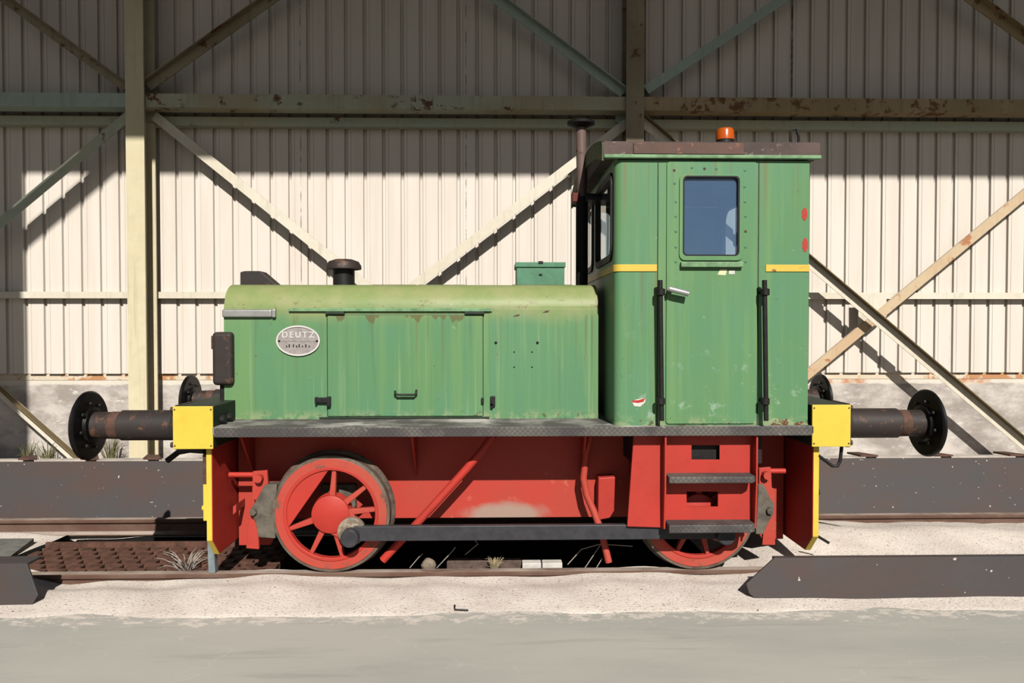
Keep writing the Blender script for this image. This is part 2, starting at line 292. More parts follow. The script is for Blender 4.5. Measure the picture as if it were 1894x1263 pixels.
# ------------------------------------------------------------------ mesh building
class MB:
    def __init__(s): s.v = []; s.f = []; s.mi = []
    def add(s, vs, fs, mi=0):
        o = len(s.v); s.v += [tuple(v) for v in vs]
        for f in fs: s.f.append(tuple(o+i for i in f)); s.mi.append(mi)
        return s
    def box(s, x0, x1, y0, y1, z0, z1, mi=0):
        if x0 > x1: x0, x1 = x1, x0
        if y0 > y1: y0, y1 = y1, y0
        if z0 > z1: z0, z1 = z1, z0
        return s.add([(x,y,z) for z in (z0,z1) for y in (y0,y1) for x in (x0,x1)],
                     [(0,2,3,1),(4,5,7,6),(0,1,5,4),(2,6,7,3),(0,4,6,2),(1,3,7,5)], mi)
    def prism(s, poly, axis, a, b, mi=0):
        """poly: 2-D points; axis 'y': (x,z) at y=a..b; 'x': (y,z) at x=a..b; 'z': (x,y)"""
        k = len(poly)
        area = sum(poly[i][0]*poly[(i+1)%k][1]-poly[(i+1)%k][0]*poly[i][1] for i in range(k))
        if area < 0: poly = poly[::-1]
        if a > b: a, b = b, a
        P = {'y': lambda p, t: (p[0], t, p[1]), 'x': lambda p, t: (t, p[0], p[1]), 'z': lambda p, t: (p[0], p[1], t)}[axis]
        vs = [P(p, a) for p in poly] + [P(p, b) for p in poly]
        f0 = tuple(range(k)); f1 = tuple(range(2*k-1, k-1, -1))
        fs = [f0, f1] + [(i, k+i, k+(i+1)%k, (i+1)%k) for i in range(k)]
        if axis != 'y': fs = [f[::-1] for f in fs]
        return s.add(vs, fs, mi)
    def cyl(s, p0, p1, r0, r1=None, n=20, caps=True, mi=0):
        r1 = r0 if r1 is None else r1
        p0, p1 = Vector(p0), Vector(p1); d = (p1-p0).normalized()
        a = d.orthogonal().normalized(); b = d.cross(a)
        vs = [p+(a*math.cos(2*PI*i/n)+b*math.sin(2*PI*i/n))*r for p, r in ((p0,r0),(p1,r1)) for i in range(n)]
        fs = [(i, (i+1)%n, n+(i+1)%n, n+i) for i in range(n)]
        if caps: fs += [tuple(range(n-1,-1,-1)), tuple(range(n, 2*n))]
        return s.add(vs, fs, mi)
    def lathe(s, c, axis, prof, n=32, mi=0):
        """prof: list of (t, r) along unit axis from c"""
        c, d = Vector(c), Vector(axis).normalized(); a = d.orthogonal().normalized(); b = d.cross(a)
        vs = [c+d*t+(a*math.cos(2*PI*i/n)+b*math.sin(2*PI*i/n))*max(r,1e-4) for t, r in prof for i in range(n)]
        k = len(prof)
        fs = [(j*n+i, j*n+(i+1)%n, (j+1)*n+(i+1)%n, (j+1)*n+i) for j in range(k-1) for i in range(n)]
        fs += [tuple(range(n-1,-1,-1)), tuple(range((k-1)*n, k*n))]
        return s.add(vs, fs, mi)
    def tube(s, pts, r, n=10, mi=0, r_end=None):
        pts = [Vector(p) for p in pts]; k = len(pts); vs = []; up = None
        for j, p in enumerate(pts):
            t = (pts[min(j+1,k-1)]-pts[max(j-1,0)]).normalized()
            up = t.orthogonal().normalized() if up is None else (up - t*up.dot(t)).normalized()
            b = t.cross(up); rr = r if r_end is None else r+(r_end-r)*j/(k-1)
            vs += [p+(up*math.cos(2*PI*i/n)+b*math.sin(2*PI*i/n))*rr for i in range(n)]
        fs = [(j*n+i, j*n+(i+1)%n, (j+1)*n+(i+1)%n, (j+1)*n+i) for j in range(k-1) for i in range(n)]
        fs += [tuple(range(n-1,-1,-1)), tuple(range((k-1)*n, k*n))]
        return s.add(vs, fs, mi)
    def holed(s, outer, holes, axis, a, b, mi=0):
        """plate with holes: 2-D loops, extruded along axis a..b"""
        P = {'y': lambda p, t: (p[0], t, p[1]), 'x': lambda p, t: (t, p[0], p[1])}[axis]
        bm = bmesh.new(); es = []; loops = [outer]+list(holes); idx = {}; verts = []
        for L in loops:
            vv = [bm.verts.new(P(p, a)) for p in L]
            verts += vv
            es += [bm.edges.new((vv[i], vv[(i+1)%len(vv)])) for i in range(len(vv))]
        bmesh.ops.triangle_fill(bm, use_beauty=True, use_dissolve=False, edges=es)
        bm.verts.index_update(); N = len(bm.verts)
        co = [v.co.copy() for v in bm.verts]; tri = [tuple(v.index for v in f.verts) for f in bm.faces]
        bm.free()
        k = {'y': 1, 'x': 0}[axis]
        vs = list(co); 
        for c in co:
            d = c.copy(); d[k] = b; vs.append(d)
        fs = tri + [tuple(N+i for i in t[::-1]) for t in tri]
        o = 0
        for L in loops:
            m = len(L); fs += [(o+i, o+(i+1)%m, N+o+(i+1)%m, N+o+i) for i in range(m)]; o += m
        return s.add(vs, fs, mi)
    def build(s, name, mat, parent=None, bevel=0.0, smooth=None, loc=None, seg=2):
        me = bpy.data.meshes.new(name); me.from_pydata(s.v, [], s.f)
        mats = mat if isinstance(mat, (list, tuple)) else [mat]
        for m in mats: me.materials.append(m)
        if len(mats) > 1: me.polygons.foreach_set('material_index', s.mi)
        bm = bmesh.new(); bm.from_mesh(me); bmesh.ops.recalc_face_normals(bm, faces=bm.faces); bm.to_mesh(me); bm.free()
        if smooth is not None:
            me.polygons.foreach_set('use_smooth', [True]*len(me.polygons)); me.set_sharp_from_angle(angle=math.radians(smooth))
        o = bpy.data.objects.new(name, me); COL.objects.link(o)
        if bevel:
            b = o.modifiers.new('bevel', 'BEVEL'); b.width = bevel; b.segments = seg; b.limit_method = 'ANGLE'; b.angle_limit = math.radians(35)
            b.harden_normals = False
        if parent is not None:
            o.parent = parent
            if loc is None:
                o.location = -world_loc(parent)
        if loc is not None: o.location = Vector(loc) - (world_loc(parent) if parent is not None else Vector())
        return o
def world_loc(o):
    v = Vector(o.location)
    while o.parent is not None: o = o.parent; v += Vector(o.location)
    return v
def rrect(x0, x1, z0, z1, r, n=5):
    out = []
    for cx, cz, a0 in ((x1-r, z1-r, 0), (x0+r, z1-r, PI/2), (x0+r, z0+r, PI), (x1-r, z0+r, 1.5*PI)):
        out += [(cx+r*math.cos(a0+PI/2*i/n), cz+r*math.sin(a0+PI/2*i/n)) for i in range(n+1)]
    return out
def rect(x0, x1, z0, z1): return [(x0,z0),(x1,z0),(x1,z1),(x0,z1)]
def tag(o, label=None, cat=None, group=None, kind=None):
    if label: o['label'] = label
    if cat: o['category'] = cat
    if group: o['group'] = group
    if kind: o['kind'] = kind
    return o
def empty(name, loc):
    o = bpy.data.objects.new(name, None); COL.objects.link(o); o.location = loc; o.empty_display_size = 0.2; return o
def copy_tree(o, parent=None):
    c = o.copy(); COL.objects.link(c)
    if parent is not None: c.parent = parent
    for ch in [x for x in S.objects if x.parent == o]: copy_tree(ch, c)
    return c
def text_mesh(txt, size, depth, bold=0.0, spacing=1.0):
    cu = bpy.data.curves.new('lettering', 'FONT'); cu.body = txt; cu.size = size; cu.extrude = depth; cu.offset = bold
    cu.space_character = spacing
    cu.align_x = 'CENTER'; cu.align_y = 'CENTER'
    o = bpy.data.objects.new('lettering', cu); COL.objects.link(o)
    dg = bpy.context.evaluated_depsgraph_get()
    me = bpy.data.meshes.new_from_object(o.evaluated_get(dg)); bpy.data.objects.remove(o); bpy.data.curves.remove(cu); return me

# ================================================================== THE SETTING
YW = 4.0                                        # face of the sheeting
# corrugated sheet wall
mb = MB(); P = 0.2535; x0 = X(86, YW); D = 0.036; zt, zb = 9.6, Z(690, YW)
prof = []
k0 = int((-17-x0)/P)
for k in range(k0, k0+int(34/P)):
    c = x0+k*P
    prof += [(c-0.026, YW), (c-0.019, YW+D), (c+0.016, YW+D), (c+0.024, YW), (c+0.060, YW), (c+0.062, YW+0.005), (c+0.066, YW+0.005), (c+0.068, YW)]
vs = [(x, y, z) for z in (zb, zt) for x, y in prof] + [(x, y+0.004, z) for z in (zb, zt) for x, y in prof]
n_ = len(prof)
mb.add(vs, [(i, i+1, n_+i+1, n_+i) for i in range(n_-1)] + [(2*n_+i, 3*n_+i, 3*n_+i+1, 2*n_+i+1) for i in range(n_-1)] + [(i, 2*n_+i, 2*n_+i+1, i+1) for i in range(n_-1)])
tag(mb.build('wall_back', M['wall']), kind='structure')
# flashing strip and concrete plinth below the sheets
tag(MB().box(-17, 17, YW+0.045, YW+0.052, Z(698, YW)-0.03, zb+0.05).build('trim_1', M['flash']), kind='structure')
tag(MB().box(-17, 17, YW+0.052, YW+0.4, -0.35, zb+0.02).build('wall_plinth', M['plinth']), kind='structure')
# roof over the siding (its front edge shades the upper wall)
YE = -3.3; ZE = Z(325, YW) + TAN*(YW-YE)
tag(MB().box(-17, 17, YE, YW+0.5, ZE, ZE+0.12).build('ceiling', M['roofsheet']), kind='structure')

# ---- sand ground: height field with the pit left open
XG0, XG1 = X(112, -0.7, 1060), X(1385, -0.7, 1050)      # where the near rail lies bare
XP0, XP1 = X(24, -0.2, 1020), X(1300, -0.2, 1040)       # open pit / grating between the rails
def sstep(a, b, v):
    t = min(1, max(0, (v-a)/(b-a))); return t*t*(3-2*t)
def hsand(x, y):
    h = -0.035
    bump = 0.012*math.sin(x*2.3+1.1*y)+0.010*math.sin(x*5.1-2.7*y+1)+0.006*math.sin(11*x+7*y)
    # bare near rail: a slope down to the railside
    left = sstep(XG0+1.6, XG0+0.1, x)
    if y > -1.05: h -= left*0.03*sstep(-1.1, -0.85, y)
    if y < -0.9: h += 0.02*sstep(-1.7, -1.2, y)*sstep(-0.9, -1.1, y)
    # drifts over the rail ends
    h += 0.085*sstep(XG0+0.12, XG0-0.30, x)*sstep(-1.3, -0.95, y)*sstep(-0.25, -0.6, y)
    h += 0.075*sstep(XG1-0.10, XG1+0.40, x)*sstep(-1.25, -0.9, y)*sstep(0.35, -0.2, y)
    h += 0.06*sstep(XP1, XP1+0.7, x)*sstep(0.7, 0.2, y)*sstep(-0.8, 0.0, y)
    # beyond the far rail
    if y > 0.55: h -= 0.10*sstep(0.55, 0.66, y)*sstep(0.95, 0.85, y)*(1-0.55*sstep(XP1, XP1+0.6, x))
    if y < -1.45: h -= 0.05*sstep(-1.50+0.02*math.sin(1.3*x)+0.012*math.sin(7*x), -1.70, y)
    return h+bump*(0.25+0.75*sstep(-1.25, -0.95, y))
xs = [-17+0.5*i for i in range(20)] + [-7+0.07*i for i in range(207)] + [7.5+0.5*i for i in range(20)]
ys = [-1.78+0.05*i for i in range(54)] + [0.95+0.25*i for i in range(14)]
mb = MB(); nx, ny = len(xs), len(ys)
mb.v = [(x, y, hsand(x, y)) for y in ys for x in xs]
for j in range(ny-1):
    for i in range(nx-1):
        cx, cy = (xs[i]+xs[i+1])/2, (ys[j]+ys[j+1])/2
        if XP0 < cx < XP1 and -0.68 < cy < 0.70: continue
        mb.f.append((j*nx+i, j*nx+i+1, (j+1)*nx+i+1, (j+1)*nx+i)); mb.mi.append(0)
tag(mb.build('ground', M['sand'], smooth=60), kind='structure')
# pit under the track
mb = MB(); a, b, c, d = XP0-0.08, XP1+0.08, -0.72, 0.74
mb.add([(a,c,-0.9),(b,c,-0.9),(b,d,-0.9),(a,d,-0.9),(a,c,-0.10),(b,c,-0.10),(b,d,-0.17),(a,d,-0.17)],
       [(0,1,2,3),(0,4,5,1),(1,5,6,2),(2,6,7,3),(3,7,4,0)])
tag(mb.build('ground_pit', M['pit']), kind='structure')
# concrete floor in front
tag(MB().box(-17, 17, -9.5, -1.42, -0.5, -0.032).build('floor', M['floor']), kind='structure')

# ================================================================== STEEL FRAMING OF THE SHED
YCF, YCB = 3.52, 3.85
def i_column(name, xc, mat, label, ztop, gussets, Y0=YCF, Y1=YCB, wdt=0.235, zbot=-0.1):
    mb = MB()
    t = 0.022
    mb.box(xc-wdt/2, xc+wdt/2, Y0, Y0+t, zbot, ztop); mb.box(xc-wdt/2, xc+wdt/2, Y1-t, Y1, zbot, ztop)
    mb.box(xc-0.008, xc+0.008, Y0+t, Y1-t, zbot, ztop)
    o = mb.build(name, mat); tag(o, label, 'column')
    for poly, m in gussets:
        MB().prism([tuple(at(p[0], p[1], 3.81).xz) for p in poly], 'y', 3.805, 3.817).build('gusset_plate', m, o)
    return o
XC1, XC2 = X(251.5, YCF, 450), X(1175, YCF, 150); XC3 = XC2+(XC2-XC1)
i_column('steel_column', XC1, M['steel_cream'], 'cream steel column at the left, sunlit below and shaded above, behind the left buffers', ZE,
         [([(262,225),(291,225),(291,150),(262,150)], M['steel_green']), ([(228,212),(246,212),(246,150),(228,150)], M['steel_green'])])
i_column('steel_column', XC2, M['steel_dirty'], 'dirty olive-brown steel column rising behind the green cab', ZE,
         [([(1196,235),(1201,235),(1201,165),(1180,165),(1180,240)], M['steel_dirty']), ([(1138,225),(1165,235),(1165,165),(1142,165)], M['steel_mint'])])
XC0 = XC1-(XC2-XC1)
i_column('steel_column', XC0, M['steel_cream'], 'cream steel column one bay left of the picture edge', ZE, [])
i_column('steel_column', XC3, M['steel_dirty'], 'dirty steel column one bay right of the picture edge', ZE, [])
# pale stains on the middle column face are in its material; front-row column and knee brace carry the roof edge
def unshade(px, py):
    p = at(px, py, YW); t = (YW-YE)
    return Vector((p.x+0.15*t, YE, p.z+TAN*t))
xe = unshade(40, 500).x
MB().box(xe-0.62, xe, YE, YE+0.3, -0.1, ZE).build('steel_column', M['steel_cream'])
tag(S.objects[-1] if False else [o for o in S.objects if o.name.startswith('steel_column')][-1], 'front-row column at the roof edge, left of and behind the photographer\'s view', 'column')
a, b = unshade(215, 305), unshade(20, 470)
d = (b-a).normalized(); nrm = Vector((d.z, 0, -d.x))*0.09
mb = MB(); mb.add([a+nrm, b+nrm, b-nrm, a-nrm]+[v+Vector((0,0.12,0)) for v in (a+nrm, b+nrm, b-nrm, a-nrm)],
       [(0,1,2,3),(7,6,5,4),(0,4,5,1),(1,5,6,2),(2,6,7,3),(3,7,4,0)])
tag(mb.build('knee_brace', M['steel_cream']), 'knee brace between front-row column and roof edge', 'brace')
# horizontal beams between the columns
def beam(px0, px1, py, mat, label, Y=3.58):
    za, zb_ = Z(py[0], Y, (px0+px1)/2), Z(py[1], Y, (px0+px1)/2)
    h = abs(za-zb_); xa, xb = px0, px1
    mb = MB(); mb.box(xa, xb, Y, Y+0.012, zb_, za); mb.box(xa, xb, Y+0.012, Y+0.26, zb_-0.0, zb_+0.014); mb.box(xa, xb, Y+0.012, Y+0.26, za-0.014, za)
    return tag(mb.build('steel_beam', mat, bevel=0.003), label, 'beam')
M['beam_mid'] = steel('pale_green_rust_spotted_steel', (0.55, 0.58, 0.45), (0.50, 0.44, 0.28), 0.58)
zt_, zb_ = Z(175, 3.58, 600), Z(200, 3.58, 600)
def beam2(xa, xb, mat, label):
    Y = 3.58; mb = MB(); mb.box(xa, xb, Y, Y+0.012, zb_, zt_); mb.box(xa, xb, Y+0.012, Y+0.24, zb_, zb_+0.014); mb.box(xa, xb, Y+0.012, Y+0.24, zt_-0.014, zt_)
    tag(mb.build('steel_beam', mat), label, 'beam')
beam2(-17, XC1-0.012, M['steel_mint'], 'pale mint horizontal steel beam left of the cream column')
beam2(XC1+0.012, XC2-0.012, M['beam_mid'], 'rust-spotted pale green horizontal beam between the two columns')
beam2(XC2+0.012, 17, M['steel_brown'], 'rusty brownish horizontal beam right of the middle column, above the cab')
def girt(pa, pb, mat, label, depth=0.145, px=700):
    Y = YW-depth; za, zb2 = Z(pa, Y, px), Z(pb, Y, px)
    mb = MB(); mb.box(-17, 17, Y, Y+0.010, zb2, za); mb.box(-17, 17, Y+0.01, YW, za-0.010, za)
    mb.box(-17, 17, Y+0.01, YW, zb2, zb2+0.008)
    return tag(mb.build('wall_girt', mat), label, 'girt')
girt(218, 234, M['steel_green'], 'upper thin pale green girt along the wall, just under the big beams', 0.148)
girt(540, 552, M['steel_white'], 'lower thin cream girt along the sunlit wall, level with the bonnet top', 0.10)
# diagonal angle braces
def brace(p, q, mats, label, flip, Y=3.66, wd=0.125, leg=0.10, ext=0.0):
    """p, q: photo points of the brace's middle line; flip: +1 leg towards the viewer at the top edge, -1 towards the wall"""
    a, b = at(p[0], p[1], Y), at(q[0], q[1], Y)
    d = (b-a).normalized(); b = b+d*ext
    nn = Vector((-d.z, 0, d.x)); nn = nn if nn.z > 0 else -nn
    up, dn = nn*wd/2, -nn*wd/2; t = 0.012; yv = Vector((0, 1, 0))
    mb = MB()
    def bar(c1, c2):     # c1: 4 offsets
        mb.add([a+c for c in c1]+[b+c for c in c1], [(0,1,2,3),(7,6,5,4),(0,4,5,1),(1,5,6,2),(2,6,7,3),(3,7,4,0)], c2)
    bar([dn, up, up+yv*t, dn+yv*t], 0)
    if flip > 0: bar([up-yv*leg, up-yv*leg-nn*t, up-nn*t, up], 1)
    else: bar([up+yv*t, up+yv*t-nn*t, up+yv*leg-nn*t, up+yv*leg], 1)
    return tag(mb.build('angle_brace', mats), label, 'brace')
G, MI, W_, B, R_ = M['steel_green'], M['steel_mint'], M['steel_white'], M['steel_brown'], M['steel_rust']
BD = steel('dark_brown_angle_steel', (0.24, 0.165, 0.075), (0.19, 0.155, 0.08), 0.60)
brace((-60,-52), (233,161), [M['steel_dirty']]*2, 'olive brace coming down from the top left corner to the cream column', 1)
brace((241,211), (-520,846), [G, G], 'pale brace falling from the cream column to the left picture edge', -1, Y=3.67, leg=0.02)
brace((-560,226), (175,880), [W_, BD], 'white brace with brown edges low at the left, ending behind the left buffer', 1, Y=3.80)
brace((274,160), (560,-42), [M['steel_dirty']]*2, 'olive brace rising right from the cream column above the beam', 1)
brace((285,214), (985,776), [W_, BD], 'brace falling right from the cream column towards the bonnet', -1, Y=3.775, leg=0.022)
brace((880,-30), (1153,173), [MI, MI], 'mint brace coming down rightwards to the middle column above the beam', 1)
brace((1160,227), (420,792), [W_, MI], 'brace falling left from the middle column, passing behind the exhaust pipe', -1, Y=3.725, leg=0.04)
brace((1195,166), (1500,-36), [MI, MI], 'mint brace rising right from the middle column above the beam', -1)
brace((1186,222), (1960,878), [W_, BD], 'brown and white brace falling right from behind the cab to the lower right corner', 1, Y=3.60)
rb = brace((2015,260), (1430,746), [M['steel_rust'], W_], 'cream and orange-rusted brace rising right from the rear buffers, crossing the brown brace', -1, Y=3.78, leg=0.04)
MB().prism([tuple(at(p[0], p[1], 3.79).xz) for p in [(1588,548),(1640,548),(1640,585),(1620,602),(1588,602)]], 'y', 3.793, 3.803).build('gusset_plate', M['steel_white'], rb)
brace((1760,-28), (2040,179), [B, B], 'rusty brown brace in the top right corner', 1)

# ================================================================== TRACK
def rail(yc, xa, xb, label):
    h = [(-.034,0),(-.036,-.012),(-.034,-.034),(-.009,-.048),(-.008,-.118),(-.058,-.136),(-.058,-.148)]
    poly = [(yc+a, b) for a, b in h] + [(yc-a, b) for a, b in h[::-1]]
    tag(MB().prism(poly, 'x', xa, xb).build('rail', M['rail'], bevel=0.004), label, 'rail')
YR = 0.766
rail(-YR, -17, 17, 'near rail under the locomotive\'s near wheels, half buried in sand')
rail(YR, -17, 17, 'far rail in front of the long dark steel kerb')

# long steel kerbs
def kerb(poly_xz, y_bot, y_top, z_top, label, thick=0.10, flange=0.05):
    """front plate leaning back from y_bot (z 0) to y_top (z_top), outline given in x,z"""
    k = (y_top-y_bot)/z_top
    mb = MB(); m = len(poly_xz)
    F_ = [(x, y_bot+k*z, z) for x, z in poly_xz]; Bk = [(x, y_bot+k*z+0.018, z) for x, z in poly_xz]
    mb.add(F_+Bk, [tuple(range(m)), tuple(range(2*m-1, m-1, -1))]+[(i, m+i, m+(i+1)%m, (i+1)%m) for i in range(m)])
    o = tag(mb.build('steel_kerb', M['kerb'], bevel=0.004), label, 'kerb')
    tx = [x for x, z in poly_xz if abs(z-z_top) < 1e-6]
    MB().box(min(tx), max(tx), y_top+0.018, y_top+thick, z_top-0.016, z_top).build('top_flange', M['kerb'], o, bevel=0.003)
    return o
YK = -1.33
def kz(py, px): return Z(py, YK+0.02, px)
def kx(px, py): return X(px, YK+0.02, py)
ktop = kz(1034, 1640)
kr = kerb([(kx(1437,1033), ktop), (kx(1380,1080), kz(1080,1380)), (kx(1384,1096), kz(1096,1384)), (kx(1407,1112), -0.06), (17, -0.06), (17, ktop)],
     YK, YK+0.06, ktop, 'dark steel kerb at the lower right with a pointed left end, in front of the sand', 0.05)
kl = kerb([(-17, -0.06), (kx(58,1112), -0.06), (kx(72,1100), kz(1100,70)), (kx(42,1045), ktop), (-17, ktop)],
     YK, YK+0.06, ktop, 'short brown steel kerb end at the lower left corner', 0.16)
zk = Z(850, 1.22)
kf = kerb([(-17, -0.06), (17, -0.06), (17, zk), (-17, zk)], 0.93, 1.22, zk, 'long dark steel kerb behind the far rail, in front of the wall', 0.12)
M['ledge'] = mat_simple('dusty_ledge', (0.72, 0.64, 0.56), 0.9, var=0.35, scale=5)
x = -7.6; kk = 0
while x < 9:
    ln = 0.50 if x < 1 else 0.66
    MB().box(x, x+ln, 1.225, 1.33, zk, zk+0.012).build('dusty_ledge', M['ledge'], kf)
    MB().prism([(x+ln-0.05, 1.10+0.13), (x+ln+0.13, 1.10+0.13), (x+ln+0.02, 1.42), (x+ln-0.10, 1.42)], 'z', zk+0.012, zk+0.03).build('bracket_shadow_plate', M['rust'], kf)  # thin dark plates: brackets with their slanted shadows drawn into the shape
    x += ln+0.11
# grating over the pit, left of the locomotive
mb = MB(); gx0, gx1 = X(66, 0.0, 1005), X(520, -0.3, 1020); gy0, gy1 = -0.68, 0.10; zg = -0.07; rows = 7
pt = (gy1-gy0)/rows
for j in range(rows):
    ya = gy0+pt*j; x = gx0+(0.075 if j % 2 else 0.0)-0.1
    mb.box(gx0, gx1, ya+0.010, ya+0.022, zg-0.05, zg-0.004); mb.box(gx0, gx1, ya+pt-0.016, ya+pt-0.006, zg-0.05, zg-0.004)
    while x < gx1:
        a_, b_ = max(gx0, x), min(gx1, x+0.100)
        if b_-a_ > 0.02: mb.box(a_, b_, ya+0.014, ya+pt-0.012, zg-0.018, zg)
        x += 0.150
mb.box(gx0, gx1, gy1+0.03, gy1+0.06, zg-0.05, zg+0.03)
g = mb.build('steel_grating', M['grate']); tag(g, 'rusty brown steel floor grating between the rails, left of the front wheels', 'grating')
tag(MB().prism([tuple(p) for p in [(X(-200,0.05,1000),-0.62),(X(2,-0.45,1025),-0.62),(X(0,-0.45,1024),-0.42),(X(60,0.2,992),0.22),(X(-200,0.2,992),0.22)]], 'z', -0.09, -0.025)
    .build('cover_slab', M['slab'], bevel=0.004), 'grey slab covering the pit at the left picture edge, between the rails', 'slab')

# ================================================================== LOCOMOTIVE
YC, YH, YB, YF, YWF = -1.03, -1.06, -0.61, -0.50, -0.815
ZRB = Z(789, YH); ZRU = Z(807, YH)                 # running board top, underside
XBL, XBR = X(414, YB, 600), X(1107, YB, 600)       # bonnet ends
XCL, XCR = X(1137, YC, 500), X(1496, YC, 500)      # cab ends
XH1 = X(393, YH, 780); XH0 = X(320, YH, 780)       # front buffer beam
XT0, XT1 = X(1503, YH, 780), X(1573, YH, 780)      # rear buffer beam
xmid = (XH0+XT1)/2
loco = empty('shunting_locomotive', (xmid, 0, 0))
tag(loco, 'weathered green diesel shunting locomotive with red underframe and yellow buffer beams, on the rails', 'locomotive')
L = loco

# --- frames
z_fb = Z(957, YF); z_ft = ZRU+0.02
fx0, fx1 = XH1-0.02, XT0+0.02
def frame_poly():
    xa, xb = X(500, YF, 950), X(1410, YF, 950)
    return [(fx0, z_ft), (fx1, z_ft), (fx1, Z(1000, YF)), (xb, Z(1000, YF)), (xb-0.1, z_fb), (xa+0.1, z_fb), (xa, Z(1005, YF)), (fx0, Z(1005, YF))]
for s, nm in ((1, 'near'), (-1, 'far')):
    MB().prism(frame_poly(), 'y', s*YF, s*(YF+0.03)).build('frame_plate', M['red_frame'], L, bevel=0.003)
for px in (470, 770, 1075, 1165, 1330):
    x = X(px, YF, 850); MB().prism([(YF+0.001, z_ft), (YF-0.34, z_ft), (YF+0.001, Z(880, YF))], 'x', x-0.008, x+0.008).build('frame_bracket', M['red'], L)
MB().box(fx0+0.3, fx1-0.3, YF+0.04, -YF-0.04, 0.36, ZRU).build('engine_sump', M['black'], L)

# --- running boards (near and far), one plate round the bonnet
mb = MB(); mb.box(XH1-0.005, XT0+0.01, YH, -YH, ZRU+0.012, ZRB)
mb.build('running_board', M['board'], L, bevel=0.004)
for s in (1, -1):
    MB().box(XH1+0.01, XT0-0.002, s*(YH-0.008), s*(YH+0.004), ZRU, ZRB-0.002).build('board_edge', M['tread'], L, bevel=0.004)

# --- headstocks and buffer beams
zb0, zb1 = Z(830, YH, 356), Z(752, YH, 356)
def headstock(xa, xb, xp0, xp1, front):
    mb = MB(); t = 0.03
    # channel: outer face, top, bottom
    bo = mb.box(xa, xb, YH+0.012, -YH-0.012, zb0, zb1)
    b = mb.build('buffer_beam', M['dark_green'], L, bevel=0.004)
    for s in (1, -1):
        MB().box(xa-0.002, xb+0.002, s*YH, s*(YH+0.014), zb0-0.002, zb1+0.002).build('beam_end_cap', M['yellow'], b, bevel=0.003)
        for ix in (0.04, 0.96):
            for iz in (0.07, 0.93):
                MB().cyl((xa+(xb-xa)*ix, s*YH, zb0+(zb1-zb0)*iz), (xa+(xb-xa)*ix, s*(YH-0.003), zb0+(zb1-zb0)*iz), 0.006, n=8).build('cap_rivet', M['rust'], b)
    # cap face over the outside: yellow
    xo = xa if front else xb
    MB().box(xo-0.006, xo+0.006, YH+0.012, -YH-0.012, zb0, zb1-0.006).build('beam_face', M['yellow'], b)
    # plate under the beam
    zl, ch = Z(1030, YH+0.12, 400), 0.13
    y1 = -0.985
    poly = [(y1, zb0+0.02), (y1, zl+ch), (y1+ch, zl), (-y1-ch, zl), (-y1, zl+ch), (-y1, zb0+0.02)]
    p = MB().prism(poly, 'x', xp0, xp1).build('headstock_plate', [M['red']], L, bevel=0.003)
    x_in = (xp1, xp1-0.030) if front else (xp0, xp0+0.030)
    # yellow face and edge: all but the inner skin
    poly2 = [(y1-0.004, zb0), (y1-0.004, zl+ch), (y1+ch-0.004, zl-0.004), (-y1-ch+0.004, zl-0.004), (-y1+0.004, zl+ch), (-y1+0.004, zb0)]
    f0, f1 = (xp0-0.004, xp1-0.004) if front else (xp0+0.004, xp1+0.004)
    MB().prism(poly2, 'x', f0, f1).build('yellow_outer_face', M['yellow'], p)
    return b
xf1 = X(393, -0.985, 900); xf0 = X(383.5, -0.985, 900)
headstock(XH0, XH1, xf0, xf1, True)
xr0 = X(1503, -0.985, 900); xr1 = X(1513, -0.985, 900)
headstock(XT0, XT1, xr0, xr1, False)
# ribs inside the front beam's channel
for s, xx in ((1, XH1),):
    for y in (-0.90, -0.76):
        MB().cyl((XH1, y, 1.13), (XH1+0.03, y, 1.13), 0.03, n=10).build('beam_bolt', M['black'], L)
# front fittings beside the plate
MB().box(X(372,-0.985,860), xf0+0.005, -0.96, -0.80, Z(893,-0.96), Z(838,-0.96)).build('wooden_packing', M['rust'], L, bevel=0.004)
MB().box(X(373,-0.985,930), xf0+0.005, -0.96, -0.70, Z(960,-0.96), Z(893,-0.96)).build('plate_stiffener', M['yellow'], L, bevel=0.004)
MB().cyl((X(369,-0.985,940), -0.93, Z(938,-0.96)), (xf0, -0.93, Z(938,-0.96)), 0.018, n=10).build('lamp_peg', M['yellow'], L)
MB().cyl((X(1513,-0.985,914), -0.93, Z(914,-0.96)), (X(1520,-0.985,914), -0.93, Z(914,-0.96)), 0.026, n=10).build('lamp_peg', M['black'], L)
# iron guards above the rail
for s in (1, -1):
    MB().prism([(X(385,-.78,1030), Z(985,-.78)), (X(396,-.78,1030), Z(985,-.78)), (X(400,-.78,1050), Z(1054,-.78)), (X(387,-.78,1050), Z(1054,-.78))], 'y', s*-0.80, s*-0.74).build('rail_guard', M['guard'], L, bevel=0.004)
# coupling shackles hanging under the beams, seen edge-on
MB().tube([at(1557,823,-0.98), at(1554,852,-0.98), at(1549,862,-0.98), at(1540,862,-0.98), at(1513,842,-0.98)], 0.012).build('grab_loop', M['black'], L, smooth=60)
MB().tube([at(309,852,-0.5), at(330,836,-0.5), at(352,832,-0.6), at(380,834,-0.7)], 0.022).build('grab_loop', M['black'], L, smooth=60)
MB().tube([at(1513,992,-0.80), at(1533,1004,-0.80)], 0.010).build('brake_pull_end', M['black'], L)

